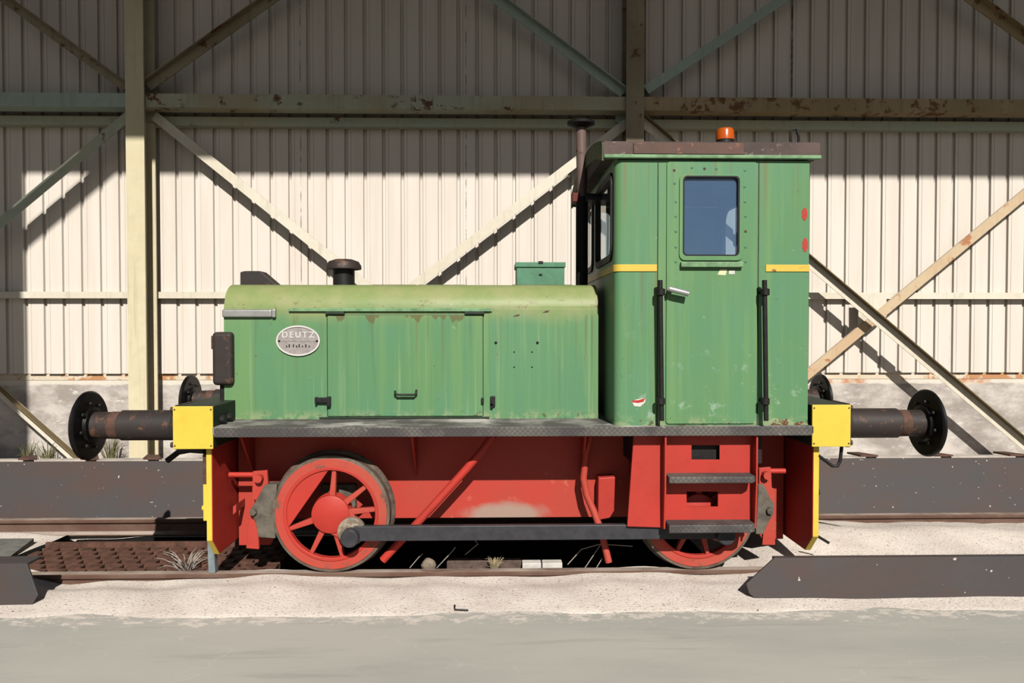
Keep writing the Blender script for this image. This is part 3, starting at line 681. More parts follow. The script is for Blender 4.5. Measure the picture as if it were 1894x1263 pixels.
# --- buffers
ZB = 1.085
def buffer(xface, s, y, xdisc):
    """s: -1 front, +1 rear"""
    Ld = abs(xdisc-xface); ax = (s, 0, 0)
    sl = MB().lathe((xface, y, ZB), ax, [(0.02, 0.128), (0.05, 0.122), (0.06, 0.107), (0.40*Ld+0.16, 0.107), (0.40*Ld+0.165, 0.101)], 36).build('buffer', M['black_rusty'], L, smooth=40)
    fl = MB().prism(rrect(-0.15, 0.15, -0.155, 0.155, 0.03), 'x', -0.006, 0.02)
    for a in (-1, 1):
        for b in (-1, 1): fl.cyl((0.0, a*0.118, b*0.122), (s*0.04, a*0.118, b*0.122), 0.02, n=8)
    fl.build('mounting_flange', M['black_rusty'], sl, bevel=0.003, loc=(xface+s*0.004, y, ZB))
    b0, b1 = 0.40*Ld+0.16, Ld-0.035
    MB().lathe((xface, y, ZB), ax, [(b0-0.02, 0.095), (b1, 0.095), (b1+0.01, 0.104)], 32).build('buffer_plunger', M['black_rusty'], sl, smooth=40)
    MB().lathe((xface, y, ZB), ax, [(b0+0.012, 0.0955), (b0+0.014, 0.0965), (b0+0.075, 0.0965), (b0+0.077, 0.0955)], 32).build('rust_ring', M['rust'], sl, smooth=40)
    hd = MB().lathe((xface, y, ZB), ax, [(Ld-0.05, 0.10), (Ld-0.045, 0.125), (Ld-0.026, 0.135), (Ld-0.022, 0.232), (Ld-0.012, 0.243), (Ld+0.004, 0.243), (Ld+0.018, 0.225), (Ld+0.032, 0.12), (Ld+0.034, 0.001)], 48).build('buffer_head', M['black_disc'], sl, smooth=35)
    for k in range(8):
        a = k*PI/4+0.2; q = Vector((xface+s*(Ld-0.03), y+0.16*math.cos(a), ZB+0.16*math.sin(a)))
        MB().cyl(q, q+Vector((-s*0.014, 0, 0)), 0.013, n=8).build('head_bolt', M['black'], sl)
yb = -0.875
for s, xf, pxd in ((-1, XH0, 164), (1, XT1, 1714)):
    xd = X(pxd, yb, 785)
    buffer(xf, s, yb, xd); buffer(xf, s, -yb, xd)
# draw hooks between the buffers
for s, xf in ((-1, XH0), (1, XT1)):
    mb = MB(); mb.box(xf, xf+s*0.16, -0.03, 0.03, 1.05, 1.12)
    mb.tube([(xf+s*0.14, 0, 1.085), (xf+s*0.20, 0, 1.03), (xf+s*0.26, 0, 1.04), (xf+s*0.28, 0, 1.11), (xf+s*0.25, 0, 1.15)], 0.03, n=10)
    mb.build('draw_hook', M['black'], L, smooth=50)

# --- wheels
RW = 0.423
xw1 = X(612, YWF, 946); zw = RW+0.006; xw2 = X(1291, YWF, 946)
CR = Vector((X(654, YWF, 988)-xw1, 0, Z(988, -0.86, 654)-zw))
def ring_prof(mb, prof, n=64, a0=0, a1=2*PI, mi=0):
    """closed section (y, r) swept about the Y axis"""
    full = abs(a1-a0-2*PI) < 1e-6; k = len(prof); m = n if full else n+1
    vs = []
    for i in range(m):
        a = a0+(a1-a0)*i/n
        vs += [(r*math.cos(a), y, r*math.sin(a)) for y, r in prof]
    fs = [(i*k+j, ((i+1)%m)*k+j, ((i+1)%m)*k+(j+1)%k, i*k+(j+1)%k) for i in range(n) for j in range(k)]
    mb.add(vs, fs, mi)
def make_wheel():
    yo, yi = -0.055, 0.075         # outer face .. inner (flange) side, local y
    mb = MB()
    ring_prof(mb, [(yo, 0.340), (yo, 0.372), (yo, 0.402), (yo+0.055, 0.402), (yo+0.055, 0.340)])
    wh = mb.build('wheel_rim', M['red_wheel'], L, bevel=0.003, smooth=40, loc=(xw1, YWF+0.055, zw))
    mb = MB(); ring_prof(mb, [(yo+0.004, 0.400), (yo+0.008, RW), (yi-0.045, RW+0.003), (yi-0.03, RW+0.022), (yi-0.012, RW+0.028), (yi, RW+0.016), (yi, 0.36), (yo+0.06, 0.36), (yo+0.05, 0.400)])
    mb.build('tyre', M['tyre'], wh, smooth=40, loc=(xw1, YWF+0.055, zw))
    mb = MB(); ring_prof(mb, [(yo-0.006, 0.318), (yo-0.006, 0.343), (yo+0.05, 0.343), (yo+0.05, 0.318)])
    mb.build('inner_rim', M['red'], wh, bevel=0.004, smooth=40, loc=(xw1, YWF+0.055, zw))
    # spokes: one mesh each
    for k, deg in enumerate((5, 38, 86, 200, 243, 284)):
        a = math.radians(deg); d = Vector((math.cos(a), 0, math.sin(a))); nn = Vector((-d.z, 0, d.x))
        mb = MB()
        vs = []
        for r, h, y0 in ((0.10, 0.024, yo+0.00), (0.325, 0.015, yo+0.008)):
            vs += [d*r+nn*h+Vector((0, y0, 0)), d*r-nn*h+Vector((0, y0, 0)), d*r-nn*h+Vector((0, y0+0.05, 0)), d*r+nn*h+Vector((0, y0+0.05, 0))]
        mb.add(vs, [(0,1,2,3),(7,6,5,4),(0,4,5,1),(1,5,6,2),(2,6,7,3),(3,7,4,0)])
        mb.build('spoke', M['red_worn'], wh, bevel=0.007, seg=3, loc=(xw1, YWF+0.055, zw))
    # counterweight: segment at the upper left
    a0, a1 = math.radians(92), math.radians(198); n = 20
    poly = [(0.325*math.cos(a0+(a1-a0)*i/n), 0.325*math.sin(a0+(a1-a0)*i/n)) for i in range(n+1)]
    MB().prism(poly, 'y', yo+0.004, yo+0.045).build('counterweight', M['red'], wh, bevel=0.004, loc=(xw1, YWF+0.055, zw))
    MB().lathe((0, yo-0.022, 0), (0, 1, 0), [(0, 0.130), (0.004, 0.136), (0.06, 0.138), (0.075, 0.145), (0.10, 0.145)], 32).build('hub', M['red'], wh, smooth=35, loc=(xw1, YWF+0.055, zw))
    mb = MB(); cx, cz = CR.x, CR.z; ang = math.atan2(cz, cx); r = math.hypot(cx, cz)
    poly = [(r*math.cos(ang)+0.085*math.cos(ang-PI/2+PI*i/12), r*math.sin(ang)+0.085*math.sin(ang-PI/2+PI*i/12)) for i in range(13)]
    poly += [(0.13*math.cos(ang+PI/2), 0.13*math.sin(ang+PI/2)), (0.13*math.cos(ang-PI/2), 0.13*math.sin(ang-PI/2))]
    mb.prism(poly, 'y', yo-0.01, yo+0.05)
    mb.build('crank_boss', M['red_worn'], wh, bevel=0.006, loc=(xw1, YWF+0.055, zw))
    return wh
wh = make_wheel()
for xx, s in ((xw2, 1), (xw1, -1), (xw2, -1)):
    c = copy_tree(wh, L); c.location = Vector((xx, s*(YWF+0.055), zw))-Vector(L.location)
    if s < 0: c.rotation_euler = (0, 0, PI)
for xx in (xw1, xw2):
    MB().cyl((xx, -0.70, zw), (xx, 0.70, zw), 0.075).build('axle', M['black'], L, smooth=40)
# axle boxes seen between the spokes
for xx in (xw1, xw2):
    MB().box(xx-0.13, xx+0.13, YF-0.06, YF, zw-0.12, zw+0.16).build('axle_box', M['grey_iron'], L, bevel=0.01)
# coupling rod
yr = -0.905
xp1, zp = xw1+CR.x, zw+CR.z; xp2 = xw2+CR.x
zr0, zr1 = Z(998, yr, 900), Z(971, yr, 900)
MB().box(xp1+0.02, xp2-0.02, yr-0.02, yr+0.03, zr0, zr1).build('coupling_rod', M['rod'], L, bevel=0.004)
for xx in (xp1, xp2):
    b = MB().lathe((xx, yr+0.045, zp+0.03), (0, -1, 0), [(0, 0.098), (0.04, 0.098), (0.045, 0.088)], 32).build('rod_bearing', M['grease'], L, smooth=35)
    MB().lathe((xx, yr+0.045, zp), (0, -1, 0), [(0, 0.064), (0.115, 0.064), (0.122, 0.056)], 28).build('crank_pin', M['rod'], b, smooth=35)
    for k in range(10):
        a = k*PI/5; q = Vector((xx+0.078*math.cos(a), yr+0.005, zp+0.03+0.078*math.sin(a))); MB().cyl(q, q+Vector((0,-0.012,0)), 0.010, n=6).build('bearing_bolt', M['grease'], b)
# --- brake gear (near side) and sand pipes
def pl(pts, y): return [tuple(at(p[0], p[1], y).xz) for p in pts]
def brake(pts_h, pts_b, rod, bolt, yb_, mirror):
    for s in ((1, -1) if mirror else (1,)):
        h = MB().prism(pl(pts_h, yb_), 'y', s*yb_, s*(yb_+0.03)).build('brake_hanger', M['red_worn'], L, bevel=0.004)
        MB().prism(pl(pts_b, yb_-0.03), 'y', s*(yb_-0.03), s*(yb_+0.09)).build('brake_block', M['grey_iron'], h, bevel=0.006)
        c = at(bolt[0], bolt[1], yb_-0.03); MB().cyl((c.x, s*(yb_-0.02), c.z), (c.x, s*(yb_-0.055), c.z), 0.026, n=6).build('block_bolt', M['grey_iron'], h)
        a, b = at(*rod[0], yb_+0.02), at(*rod[1], yb_+0.02)
        MB().cyl((a.x, s*a.y, a.z), (b.x, s*b.y, b.z), 0.02, n=12).build('hanger_bar', M['red'], h, smooth=40)
        q = at(rod[2][0], rod[2][1], yb_-0.01); MB().cyl((q.x, s*(yb_+0.02), q.z), (q.x, s*(yb_-0.05), q.z), 0.03, n=8).build('hanger_nut', M['red_worn'], h)
brake([(467,872),(494,870),(496,898),(487,920),(470,925),(477,965),(479,1016),(455,1014),(460,960),(466,920)],
      [(489,897),(512,896),(509,996),(478,994),(472,965),(461,946),(474,925)], ((424,878),(470,878),(480,884)), (469,946), -0.72, True)
brake([(1404,866),(1426,864),(1428,902),(1433,905),(1434,1008),(1410,1008),(1414,960),(1404,940)],
      [(1403,896),(1414,897),(1425,922),(1433,932),(1431,950),(1420,970),(1412,988),(1398,988)], ((1416,871),(1452,871),(1416,878)), (1423,944), -0.76, True)
MB().prism(pl([(434,935),(440,930),(440,945),(434,950)], -0.66), 'y', -0.70, -0.50).build('pivot_boss', M['red_worn'], L, bevel=0.004)
b = MB(); p = pl([(1107,884),(1138,882),(1136,945),(1128,958),(1106,962)], -0.62)
b.prism(p, 'y', -0.62, -0.50).build('hanger_housing', M['red'], L, bevel=0.006)
pts = [at(912,806,-0.74), at(893,832,-0.74), at(864,866,-0.74), at(815,920,-0.74), at(765,975,-0.74), at(708,1036,-0.74)]
MB().tube(pts, 0.030, 14).build('sand_pipe', M['red'], L, smooth=60)
pts = [at(1092,806,-0.66), at(1084,840,-0.66), at(1079,884,-0.66), at(1085,915,-0.66), at(1098,945,-0.68), at(1113,985,-0.72), at(1126,1040,-0.75)]
MB().tube(pts, 0.026, 14).build('sand_pipe', M['red_worn'], L, smooth=60)

# --- steps under the cab door
ys = -0.955
def hole(x0, x1, y0, y1): return pl([(x0,y1),(x1,y1),(x1,y0),(x0,y0)], ys)
st = MB().holed(pl([(1231,976),(1394,976),(1394,806),(1231,806)], ys), [hole(1279,1331,823,850), hole(1270,1328,909,937)], 'y', ys, ys+0.012).build('step_back_plate', M['red'], L)
MB().prism(pl([(1172,806),(1226,806),(1226,976),(1160,974)], ys), 'y', ys, ys+0.025).build('step_side_panel', M['red'], L, bevel=0.005)
for px in (1231, 1400):
    x = X(px, -1.045, 890); MB().prism([(ys+0.10, ZRU+0.01), (-1.045, ZRU+0.01), (-1.045, Z(900, -1.045)), (-1.02, Z(980, -1.02)), (ys+0.10, Z(980, ys))], 'x', x-0.006, x+0.006).build('step_side_plate', M['red'], L)
for y0, y1 in ((880, 894), (969, 986)):
    yt = -1.105
    xa, xb = X(1238, yt, 890), X(1400, yt, 890); za, zb = Z(y0+2, yt, 1318), Z(y1, yt, 1318)
    mb = MB(); mb.prism([(xa, yt), (xb-0.03, yt), (xb, yt+0.03), (xb, ys), (xa, ys)], 'z', zb, za)
    mb.build('step_tread', M['tread'], L, bevel=0.006)
# left of the steps: black box added behind so the gap reads dark and deep
MB().box(X(1165, -0.8, 850), X(1400, -0.8, 850), -0.90, -0.52, 0.80, ZRU).build('step_gap_backing', M['black'], L)

# --- bonnet
ZBT = 2.105
def bonnet():
    me = bpy.data.meshes.new('bonnet'); bm = bmesh.new()
    bmesh.ops.create_cube(bm, size=1.0)
    for v in bm.verts:
        v.co = Vector((XBL if v.co.x < 0 else XBR, YB if v.co.y < 0 else -YB, ZRB-0.01 if v.co.z < 0 else ZBT))
    def top(e, side): return all(v.co.z > 1.9 for v in e.verts) and side(e)
    long_ = [e for e in bm.edges if all(v.co.z > 1.9 for v in e.verts) and abs(e.verts[0].co.x-e.verts[1].co.x) > 1]
    r = bmesh.ops.bevel(bm, geom=long_, offset=0.20, segments=10, profile=0.5, affect='EDGES')
    # round the end edges (front broader)
    for xx, off in ((XBL, 0.15), (XBR, 0.085)):
        es = [e for e in bm.edges if all(abs(v.co.x-xx) < 1e-4 for v in e.verts) and len(e.link_faces) == 2
              and any(abs(f.normal.x) > 0.9 for f in e.link_faces) and any(abs(f.normal.x) < 0.1 for f in e.link_faces)
              and any(v.co.z > 1.85 for v in e.verts) and not all(abs(v.co.y) > 0.605 for v in e.verts)]
        bm.normal_update()
        bmesh.ops.bevel(bm, geom=es, offset=off, segments=8, profile=0.5, affect='EDGES', clamp_overlap=True)
        bm.normal_update()
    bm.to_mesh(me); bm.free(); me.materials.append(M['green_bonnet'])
    me.polygons.foreach_set('use_smooth', [True]*len(me.polygons)); me.set_sharp_from_angle(angle=math.radians(50))
    o = bpy.data.objects.new('bonnet', me); COL.objects.link(o); o.parent = L; o.location = -Vector(L.location); return o
bo = bonnet()
# engine side door with hinge strip, latches and handle
yd = YB-0.010
dr = MB().box(X(606, yd), X(893, yd), yd, YB+0.004, Z(769, yd), Z(583, yd)).build('engine_door', M['green_bonnet'], L, bevel=0.004)
MB().box(X(905, yd), X(909, yd), YB-0.004, YB+0.004, Z(770, yd), Z(578, yd)).build('door_post', M['green_bonnet'], bo)
mb = MB(); mb.box(X(590, yd), X(905, yd), YB-0.016, YB+0.004, Z(773, yd), Z(770.5, yd))
mb.build('door_frame_strip', M['dark_green'], bo)
MB().box(X(535, yd), X(910, yd), YB-0.022, YB+0.004, Z(576, yd), Z(570, yd)).build('rain_strip', M['green_trim'], bo, bevel=0.003)
for a, b, c_, d_ in ((604.4, 605.8, 769, 583), (893, 894.4, 769, 583), (604, 895, 584.2, 582.2)):
    MB().box(X(a, yd), X(b, yd), YB-0.0015, YB+0.003, Z(c_, yd), Z(d_, yd)).build('door_seam', M['dark_green'], bo)
MB().box(X(640, yd), X(642.5, yd), yd-0.004, yd+0.002, Z(768, yd), Z(584, yd)).build('door_rib', M['green_bonnet'], dr)
for a, b in ((603, 638), (860, 896)):
    MB().box(X(a, yd), X(b, yd), YB-0.03, YB+0.0, Z(581, yd), Z(576, yd)).build('door_hinge', M['dark_green'], dr, bevel=0.002)
mb = MB(); yh = YB-0.05
mb.tube([at(731,724,YB-0.01), at(731,727,yh), at(735,730,yh), at(766,730,yh), at(770,726,yh), at(770,722,YB-0.01)], 0.009, 8)
mb.build('door_handle', M['dark_green'], dr, smooth=50)
mb = MB(); mb.box(X(584, YB), X(612, YB), YB-0.035, YB, Z(743, YB), Z(734, YB)); mb.box(X(606, YB), X(613, YB), YB-0.045, YB, Z(750, YB), Z(732, YB)); mb.box(X(584, YB), X(588, YB), YB-0.04, YB, Z(745, YB), Z(733, YB))
mb.build('door_latch', M['black'], dr, bevel=0.003)
mb = MB(); mb.box(X(907, YB), X(916, YB), YB-0.03, YB, Z(750, YB), Z(732, YB)); mb.box(X(890, YB), X(895, YB), YB-0.03, YB, Z(746, YB), Z(735, YB)); mb.box(X(907, YB), X(912, YB), YB-0.03, YB, Z(754, YB), Z(745, YB))
mb.build('door_latch', M['black'], dr, bevel=0.003)
for px, py, r in ((917,634,.011),(994,634,.011),(951,651,.006),(984,651,.006),(951,679,.006),(984,679,.006),(662,672,.008),(641,690,.005)):
    q = at(px, py, YB); MB().cyl((q.x, YB+0.003, q.z), (q.x, YB-0.002, q.z), r, n=10).build('screw_hole', M['hole'], bo)
for px, py, w_ in ((957,584,9),(1011,577,8)):
    q = at(px, py, YB); MB().prism([(q.x-w_*.002*2, q.z-.006),(q.x+.01, q.z-.002),(q.x+.02, q.z+.012),(q.x-.01, q.z+.008)], 'y', YB+.002, YB-.002).build('paint_chip', M['rust'], bo)
# bright strip at the front corner
MB().box(X(411, YB-0.02, 578), X(503, YB-0.02, 578), YB-0.03, YB+0.0, Z(587, YB-0.02, 450), Z(572, YB-0.02, 450)).build('trim_moulding', M['chrome'], bo, bevel=0.012, seg=4)
MB().box(X(503, YB-0.02, 578), X(510, YB-0.02, 578), YB-0.032, YB+0.0, Z(587, YB-0.02, 450), Z(572, YB-0.02, 450)).build('moulding_clip', M['chrome'], bo, bevel=0.006)
# maker's plate
cx, cz = at(552, 630, YB).x, at(552, 630, YB).z; a_, b_ = 40/1372*5.57, 28/1372*5.57
def ell(a, b, n=48): return [(cx+a*math.cos(2*PI*i/n), cz+b*math.sin(2*PI*i/n)) for i in range(n)]
mp = MB().prism(ell(a_, b_), 'y', YB-0.008, YB+0.002).build('maker_plate', M['plate'], L, bevel=0.002)
MB().holed(ell(a_, b_), [ell(a_*0.93, b_*0.90)[::-1]], 'y', YB-0.014, YB-0.006).build('plate_rim', M['letter'], mp)
MB().box(cx-a_*0.8, cx+a_*0.8, YB-0.011, YB-0.007, cz-0.005, cz+0.001).build('plate_bar', M['plate'], mp)
me = text_mesh('DEUTZ', 0.062, 0.003, 0.0012, 1.35); me.materials.append(M['letter'])
o = bpy.data.objects.new('plate_lettering', me); COL.objects.link(o); o.parent = mp; o.rotation_euler = (PI/2, 0, 0)
o.location = Vector((cx, YB-0.009, cz+0.042))-Vector(L.location)-Vector(mp.location); 
o.location = Vector((cx, YB-0.009, cz+0.042))
mb = MB()
for k, dx in enumerate((-0.085, -0.066, -0.035, -0.012, 0.008, 0.032, 0.056, 0.082)):
    mb.box(cx+dx-0.004, cx+dx+0.004, YB-0.0095, YB-0.007, cz-0.050, cz-0.036+(0.010 if k in (1,2,4,6) else 0))
mb.build('engraved_marks', M['hole'], mp)
for sx in (-1, 1): MB().cyl((cx+sx*a_*0.86, YB-0.007, cz-0.002), (cx+sx*a_*0.86, YB-0.012, cz-0.002), 0.008, n=10).build('plate_screw', M['hole'], mp)
# black lamp housing on the front
bx0, bx1 = X(393, -0.64, 650), X(431, -0.64, 650)
MB().box(bx0, bx1, -0.66, 0.66, Z(713, -0.66, 400), Z(614, -0.66, 400)).build('radiator_guard', M['black_rusty'], L, bevel=0.03, seg=4)
MB().box(X(388, -0.62, 630), bx0+0.02, -0.60, -0.45, Z(646, -0.62, 400), Z(621, -0.62, 400)).build('lamp_bracket', M['rust'], L, bevel=0.006)
MB().box(X(404, -0.62, 720), XBL+0.02, -0.60, 0.60, ZRB, Z(700, -0.62, 400)).build('radiator_base', M['black'], L, bevel=0.01)
# items on the bonnet
yq = -0.30
zt = ZBT-0.006
xa = X(444, yq, 515)
pts = pl([(444,534),(444,503),(453,501),(481,501),(514,529),(514,534)], yq)
MB().prism([(p[0], max(p[1], zt-0.03)) for p in pts], 'y', yq, yq+0.16).build('lamp_hood', M['black_rusty'], L, bevel=0.006)
yq = -0.22
c = at(636, 500, yq); zz = lambda p: Z(p, yq, 636)
mu = MB().lathe((c.x, yq, 0), (0, 0, 1), [(ZBT-0.01, 0.085), (zz(498), 0.085), (zz(497), 0.09)], 28).build('air_intake', M['black'], L, smooth=40)
MB().lathe((c.x, yq, 0), (0, 0, 1), [(zz(499), 0.118), (zz(499)+0.004, 0.138), (zz(492), 0.138), (zz(484), 0.118), (zz(480), 0.07), (zz(479.5), 0.001)], 32).build('intake_cap', M['black_rusty'], mu, smooth=40)
yq = -0.36
bxa, bxb = X(956, yq, 510), X(1044, yq, 510)
tb = MB().box(bxa, bxb, yq, yq+0.34, ZBT-0.012, Z(492, yq, 1000)).build('tool_box', M['green_box'], L, bevel=0.003)
MB().box(bxa-0.012, bxb+0.008, yq-0.012, yq+0.35, Z(494, yq, 1000), Z(485, yq, 1000)).build('box_lid', M['green_box'], tb, bevel=0.003)
mb = MB(); q = at(1000, 486, yq); mb.box(q.x-0.018, q.x+0.018, yq-0.02, yq+0.02, q.z-0.006, q.z+0.012)
mb.build('lid_hasp', M['black'], tb)
q = at(1000, 507, yq); MB().box(q.x-0.012, q.x+0.012, yq-0.012, yq, q.z-0.006, q.z+0.002).build('hasp_staple', M['black'], tb)
MB().box(bxa-0.035, bxb+0.06, yq-0.02, yq+0.36, ZBT-0.010, ZBT+0.006).build('box_base', M['green_olive'], tb)
for a, b in ((690, 770), (775, 860)):
    MB().box(X(a, -0.25, 530), X(b, -0.25, 530), -0.28, 0.2, ZBT-0.006, ZBT+0.010).build('top_strap', M['green_olive'], bo)
# exhaust pipe
yq = -0.06
q0, q1 = X(1076, yq, 500), X(1074, yq, 300)
zj = Z(365, yq, 1070)
ep = MB().cyl((q0, yq, ZBT-0.02), (q0, yq, zj), 0.050, n=24).build('exhaust_pipe', M['pipe_black'], L, smooth=40)
q1 = X(1074.5, yq, 300)
MB().cyl((q0, yq, zj-0.02), (q1, yq, Z(236, yq, 1070)), 0.040, 0.044, n=24).build('upper_pipe', M['pipe_rust'], ep, smooth=40)
MB().lathe((q1, yq, Z(237, yq, 1070)), (0, 0, 1), [(0, 0.045), (0.012, 0.07), (0.028, 0.112), (0.05, 0.114), (0.052, 0.10), (0.045, 0.04)], 32).build('flared_cap', M['pipe_black'], ep, smooth=30)
q = at(1061, 366, yq); MB().box(q.x-0.015, q.x+0.04, yq-0.05, yq+0.05, q.z-0.04, q.z+0.035).build('pipe_clamp', mat_simple('dark_red_clamp', (0.16, 0.02, 0.015), 0.6), ep, bevel=0.006)
mb = MB(); za = Z(362, yq, 1090); mb.box(q0, XCL+0.01, yq-0.03, yq+0.03, za-0.02, za+0.015); mb.box(q0+0.02, XCL+0.01, yq-0.16, yq+0.14, za-0.06, za-0.03)
mb.build('pipe_bracket', M['black'], ep, bevel=0.004)

# --- cab
ZE0 = Z(297, YC, 1318); ZCB = ZRB
xdl, xdr = X(1232, YC, 560), X(1398, YC, 560)
cr = 0.055
zs0, zs1 = Z(502, YC, 1180), Z(489, YC, 1180)
zw0, zw1 = Z(473, YC, 1318), Z(327, YC, 1318)       # door window heights
fy = [(-0.93, -0.10), (0.10, 0.93)]
zf0, zf1 = Z(489, -0.75, 1110)+0.03, ZE0-0.07
mb = MB()
for s in (1, -1):
    mb.holed(rect(XCL+cr, XCR, ZCB, ZE0), [rect(xdl, xdr, ZCB+0.03, ZE0-0.02)[::-1]] + ([] if s > 0 else [rrect(XCL+0.09, xdl-0.07, 2.30, ZE0-0.05, 0.06)]), 'y', s*YC, s*(YC+0.03))
front_holes = [rrect(a, b, zf0, zf1, 0.09) for a, b in fy]
RW_ = [(-0.90, -0.12), (0.12, 0.90)]; zq0, zq1 = 2.28, ZE0-0.05
rear_holes = [rrect(a, b, zq0, zq1, 0.13) for a, b in RW_]
mb.holed(rect(YC+cr, -YC-cr, ZCB, ZE0), front_holes, 'x', XCL, XCL+0.03)
mb.holed(rect(YC+0.03, -YC-0.03, ZCB, ZE0), rear_holes, 'x', XCR-0.03, XCR)
for s in (1, -1):       # rounded front corners, square rear ones
    cy = s*(YC+cr); poly = [(XCL+cr-cr*math.cos(PI/2*i/8), cy-s*0-s*cr*math.sin(PI/2*i/8)) for i in range(9)]
    poly += [(XCL+cr-(cr-0.028)*math.cos(PI/2*i/8), cy-s*(cr-0.028)*math.sin(PI/2*i/8)) for i in range(8, -1, -1)]
    mb.prism(poly, 'z', ZCB, ZE0)
cab = mb.build('cab_body', M['green_cab'], L, smooth=35)
mb = MB(); mb.box(XCL+0.03, XCR-0.03, YC+0.03, -YC-0.03, ZCB, ZCB+0.02); mb.build('cab_floor', M['black'], cab)
MB().box(XCL+0.04, XCL+0.32, -0.85, 0.85, ZCB+0.02, 2.02).build('control_desk', M['black'], cab, bevel=0.02)
sb = MB().box(1.55, 1.95, 0.1, 0.5, ZCB+0.45, ZCB+0.55); sb.box(1.90, 1.97, 0.1, 0.5, ZCB+0.5, 2.25); sb.cyl((1.75, 0.3, ZCB+0.02), (1.75, 0.3, ZCB+0.46), 0.05)
sb.build('driver_seat', M['black'], cab, bevel=0.01)
for (a, b), hl in zip(fy, front_holes):
    inn = rrect(a+0.03, b-0.03, zf0+0.03, zf1-0.03, 0.07)
    f = MB().holed(rrect(a-0.018, b+0.018, zf0-0.018, zf1+0.018, 0.10), [inn], 'x', XCL-0.014, XCL+0.034).build('window_seal', M['rubber'], cab)
    MB().box(XCL+0.008, XCL+0.014, a+0.01, b-0.01, zf0+0.01, zf1-0.01).build('window_pane', M['glass'], cab)
for hl in RW_:
    z0, z1 = zq0, zq1
    MB().holed(rrect(hl[0]-0.015, hl[1]+0.015, z0-0.015, z1+0.015, 0.14), [rrect(hl[0]+0.015, hl[1]-0.015, z0+0.015, z1-0.015, 0.11)], 'x', XCR-0.034, XCR+0.012).build('window_seal', M['rubber'], cab)
    MB().box(XCR-0.018, XCR-0.012, hl[0]+0.01, hl[1]-0.01, z0+0.01, z1-0.01).build('window_pane', M['glass'], cab)
MB().box(XCL+0.08, xdl-0.06, -YC-0.02, -YC-0.014, 2.29, ZE0-0.04).build('window_pane', M['glass'], cab)
# seams at the panel edges
for px in (1215.5, 1401):
    MB().box(X(px-1, YC), X(px+1, YC), YC-0.0015, YC+0.002, ZCB, ZE0-0.01).build('panel_seam', M['dark_green'], cab)
for px0, px1 in ((1216, 1231), (1384, 1400)):
    pass
# yellow waist stripes
ws = [(XCL+cr-(cr+0.007)*math.cos(PI/2*i/8), YC+cr-(cr+0.007)*math.sin(PI/2*i/8)) for i in range(9)]+[(X(1215, YC, 495), YC-0.007), (X(1215, YC, 495), YC+0.002)]+[(XCL+cr-(cr-0.004)*math.cos(PI/2*i/8), YC+cr-(cr-0.004)*math.sin(PI/2*i/8)) for i in range(8,-1,-1)]
MB().prism(ws, 'z', zs0, zs1).build('waist_stripe', M['yellow_strip'], cab, bevel=0.002)
MB().box(X(1416, YC, 495), XCR+0.002, YC-0.007, YC+0.002, zs0, zs1).build('waist_stripe', M['yellow_strip'], cab, bevel=0.002)
MB().box(XCL-0.007, XCL+0.002, YC+cr, -YC-cr, zs0, zs1).build('waist_stripe', M['yellow_strip'], cab, bevel=0.002)
# doors
def door(s):
    y = s*(YC-0.012); yi = s*(YC+0.02)
    hole_ = rrect(X(1262, YC, 400), X(1367, YC, 400), zw0, zw1, 0.03)
    d = MB().holed(rrect(xdl, xdr, Z(783, YC, 1318), ZE0-0.012, 0.02), [hole_], 'y', y, yi).build('cab_door', M['green_cab'], L, bevel=0.002)
    x0, x1 = X(1262, YC, 400), X(1367, YC, 400)
    MB().holed(rrect(x0-0.025, x1+0.022, zw0-0.035, zw1+0.014, 0.04), [rrect(x0+0.004, x1-0.012, zw0+0.004, zw1-0.004, 0.028)], 'y', y-s*0.012, y+s*0.004).build('window_surround', M['green_cab'], d, bevel=0.003)
    MB().holed(rrect(x0-0.002, x1-0.004, zw0-0.002, zw1+0.002, 0.03), [rrect(x0+0.008, x1-0.016, zw0+0.006, zw1-0.008, 0.025)], 'y', y-s*0.014, y+s*0.006).build('window_seal', M['rubber'], d)
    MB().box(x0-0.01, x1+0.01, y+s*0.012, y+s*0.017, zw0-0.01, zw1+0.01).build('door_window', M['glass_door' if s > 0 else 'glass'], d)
    MB().box(X(1257, YC, 490), X(1371, YC, 490), y-s*0.035, y, Z(495, YC, 1318), Z(485, YC, 1318)).build('drip_ledge', M['green_trim'], d, bevel=0.005)
    return d
dn = door(1); df = door(-1)
yk = YC-0.012
for px, py in ((1248,339),(1250,373),(1250,400),(1250,428),(1250,457),(1250,484),(1377,345),(1378,373),(1379,400),(1379,428),(1379,457),(1379,484),(1303,312),(1280,310),(1247,315),(1378,315),(1325,312)):
    q = at(px, py, yk); MB().lathe((q.x, yk+0.002, q.z), (0, -1, 0), [(0, 0.011), (0.004, 0.009), (0.007, 0.002)], 10).build('rivet', M['rust'] if (px, py) in ((1247,315),(1303,312),(1379,428)) else M['green_box'], dn)
mb = MB()
mb.cyl(at(1240,535,yk), at(1240,535,yk-0.06), 0.018, n=12); mb.tube([at(1238,534,yk-0.06), at(1250,537,yk-0.065), at(1273,543,yk-0.06)], 0.020, 10)
mb.build('door_handle', M['chrome'], dn, smooth=50)
MB().prism(pl([(1327,508),(1332,498),(1345,498),(1342,509)], yk), 'y', yk-0.002, yk+0.002).build('sticker', M['sticker'], dn)
MB().box(X(1348, yk, 503), X(1359, yk, 503), yk-0.002, yk+0.002, Z(507, yk, 1350), Z(500, yk, 1350)).build('sticker', M['white_mark'], dn)
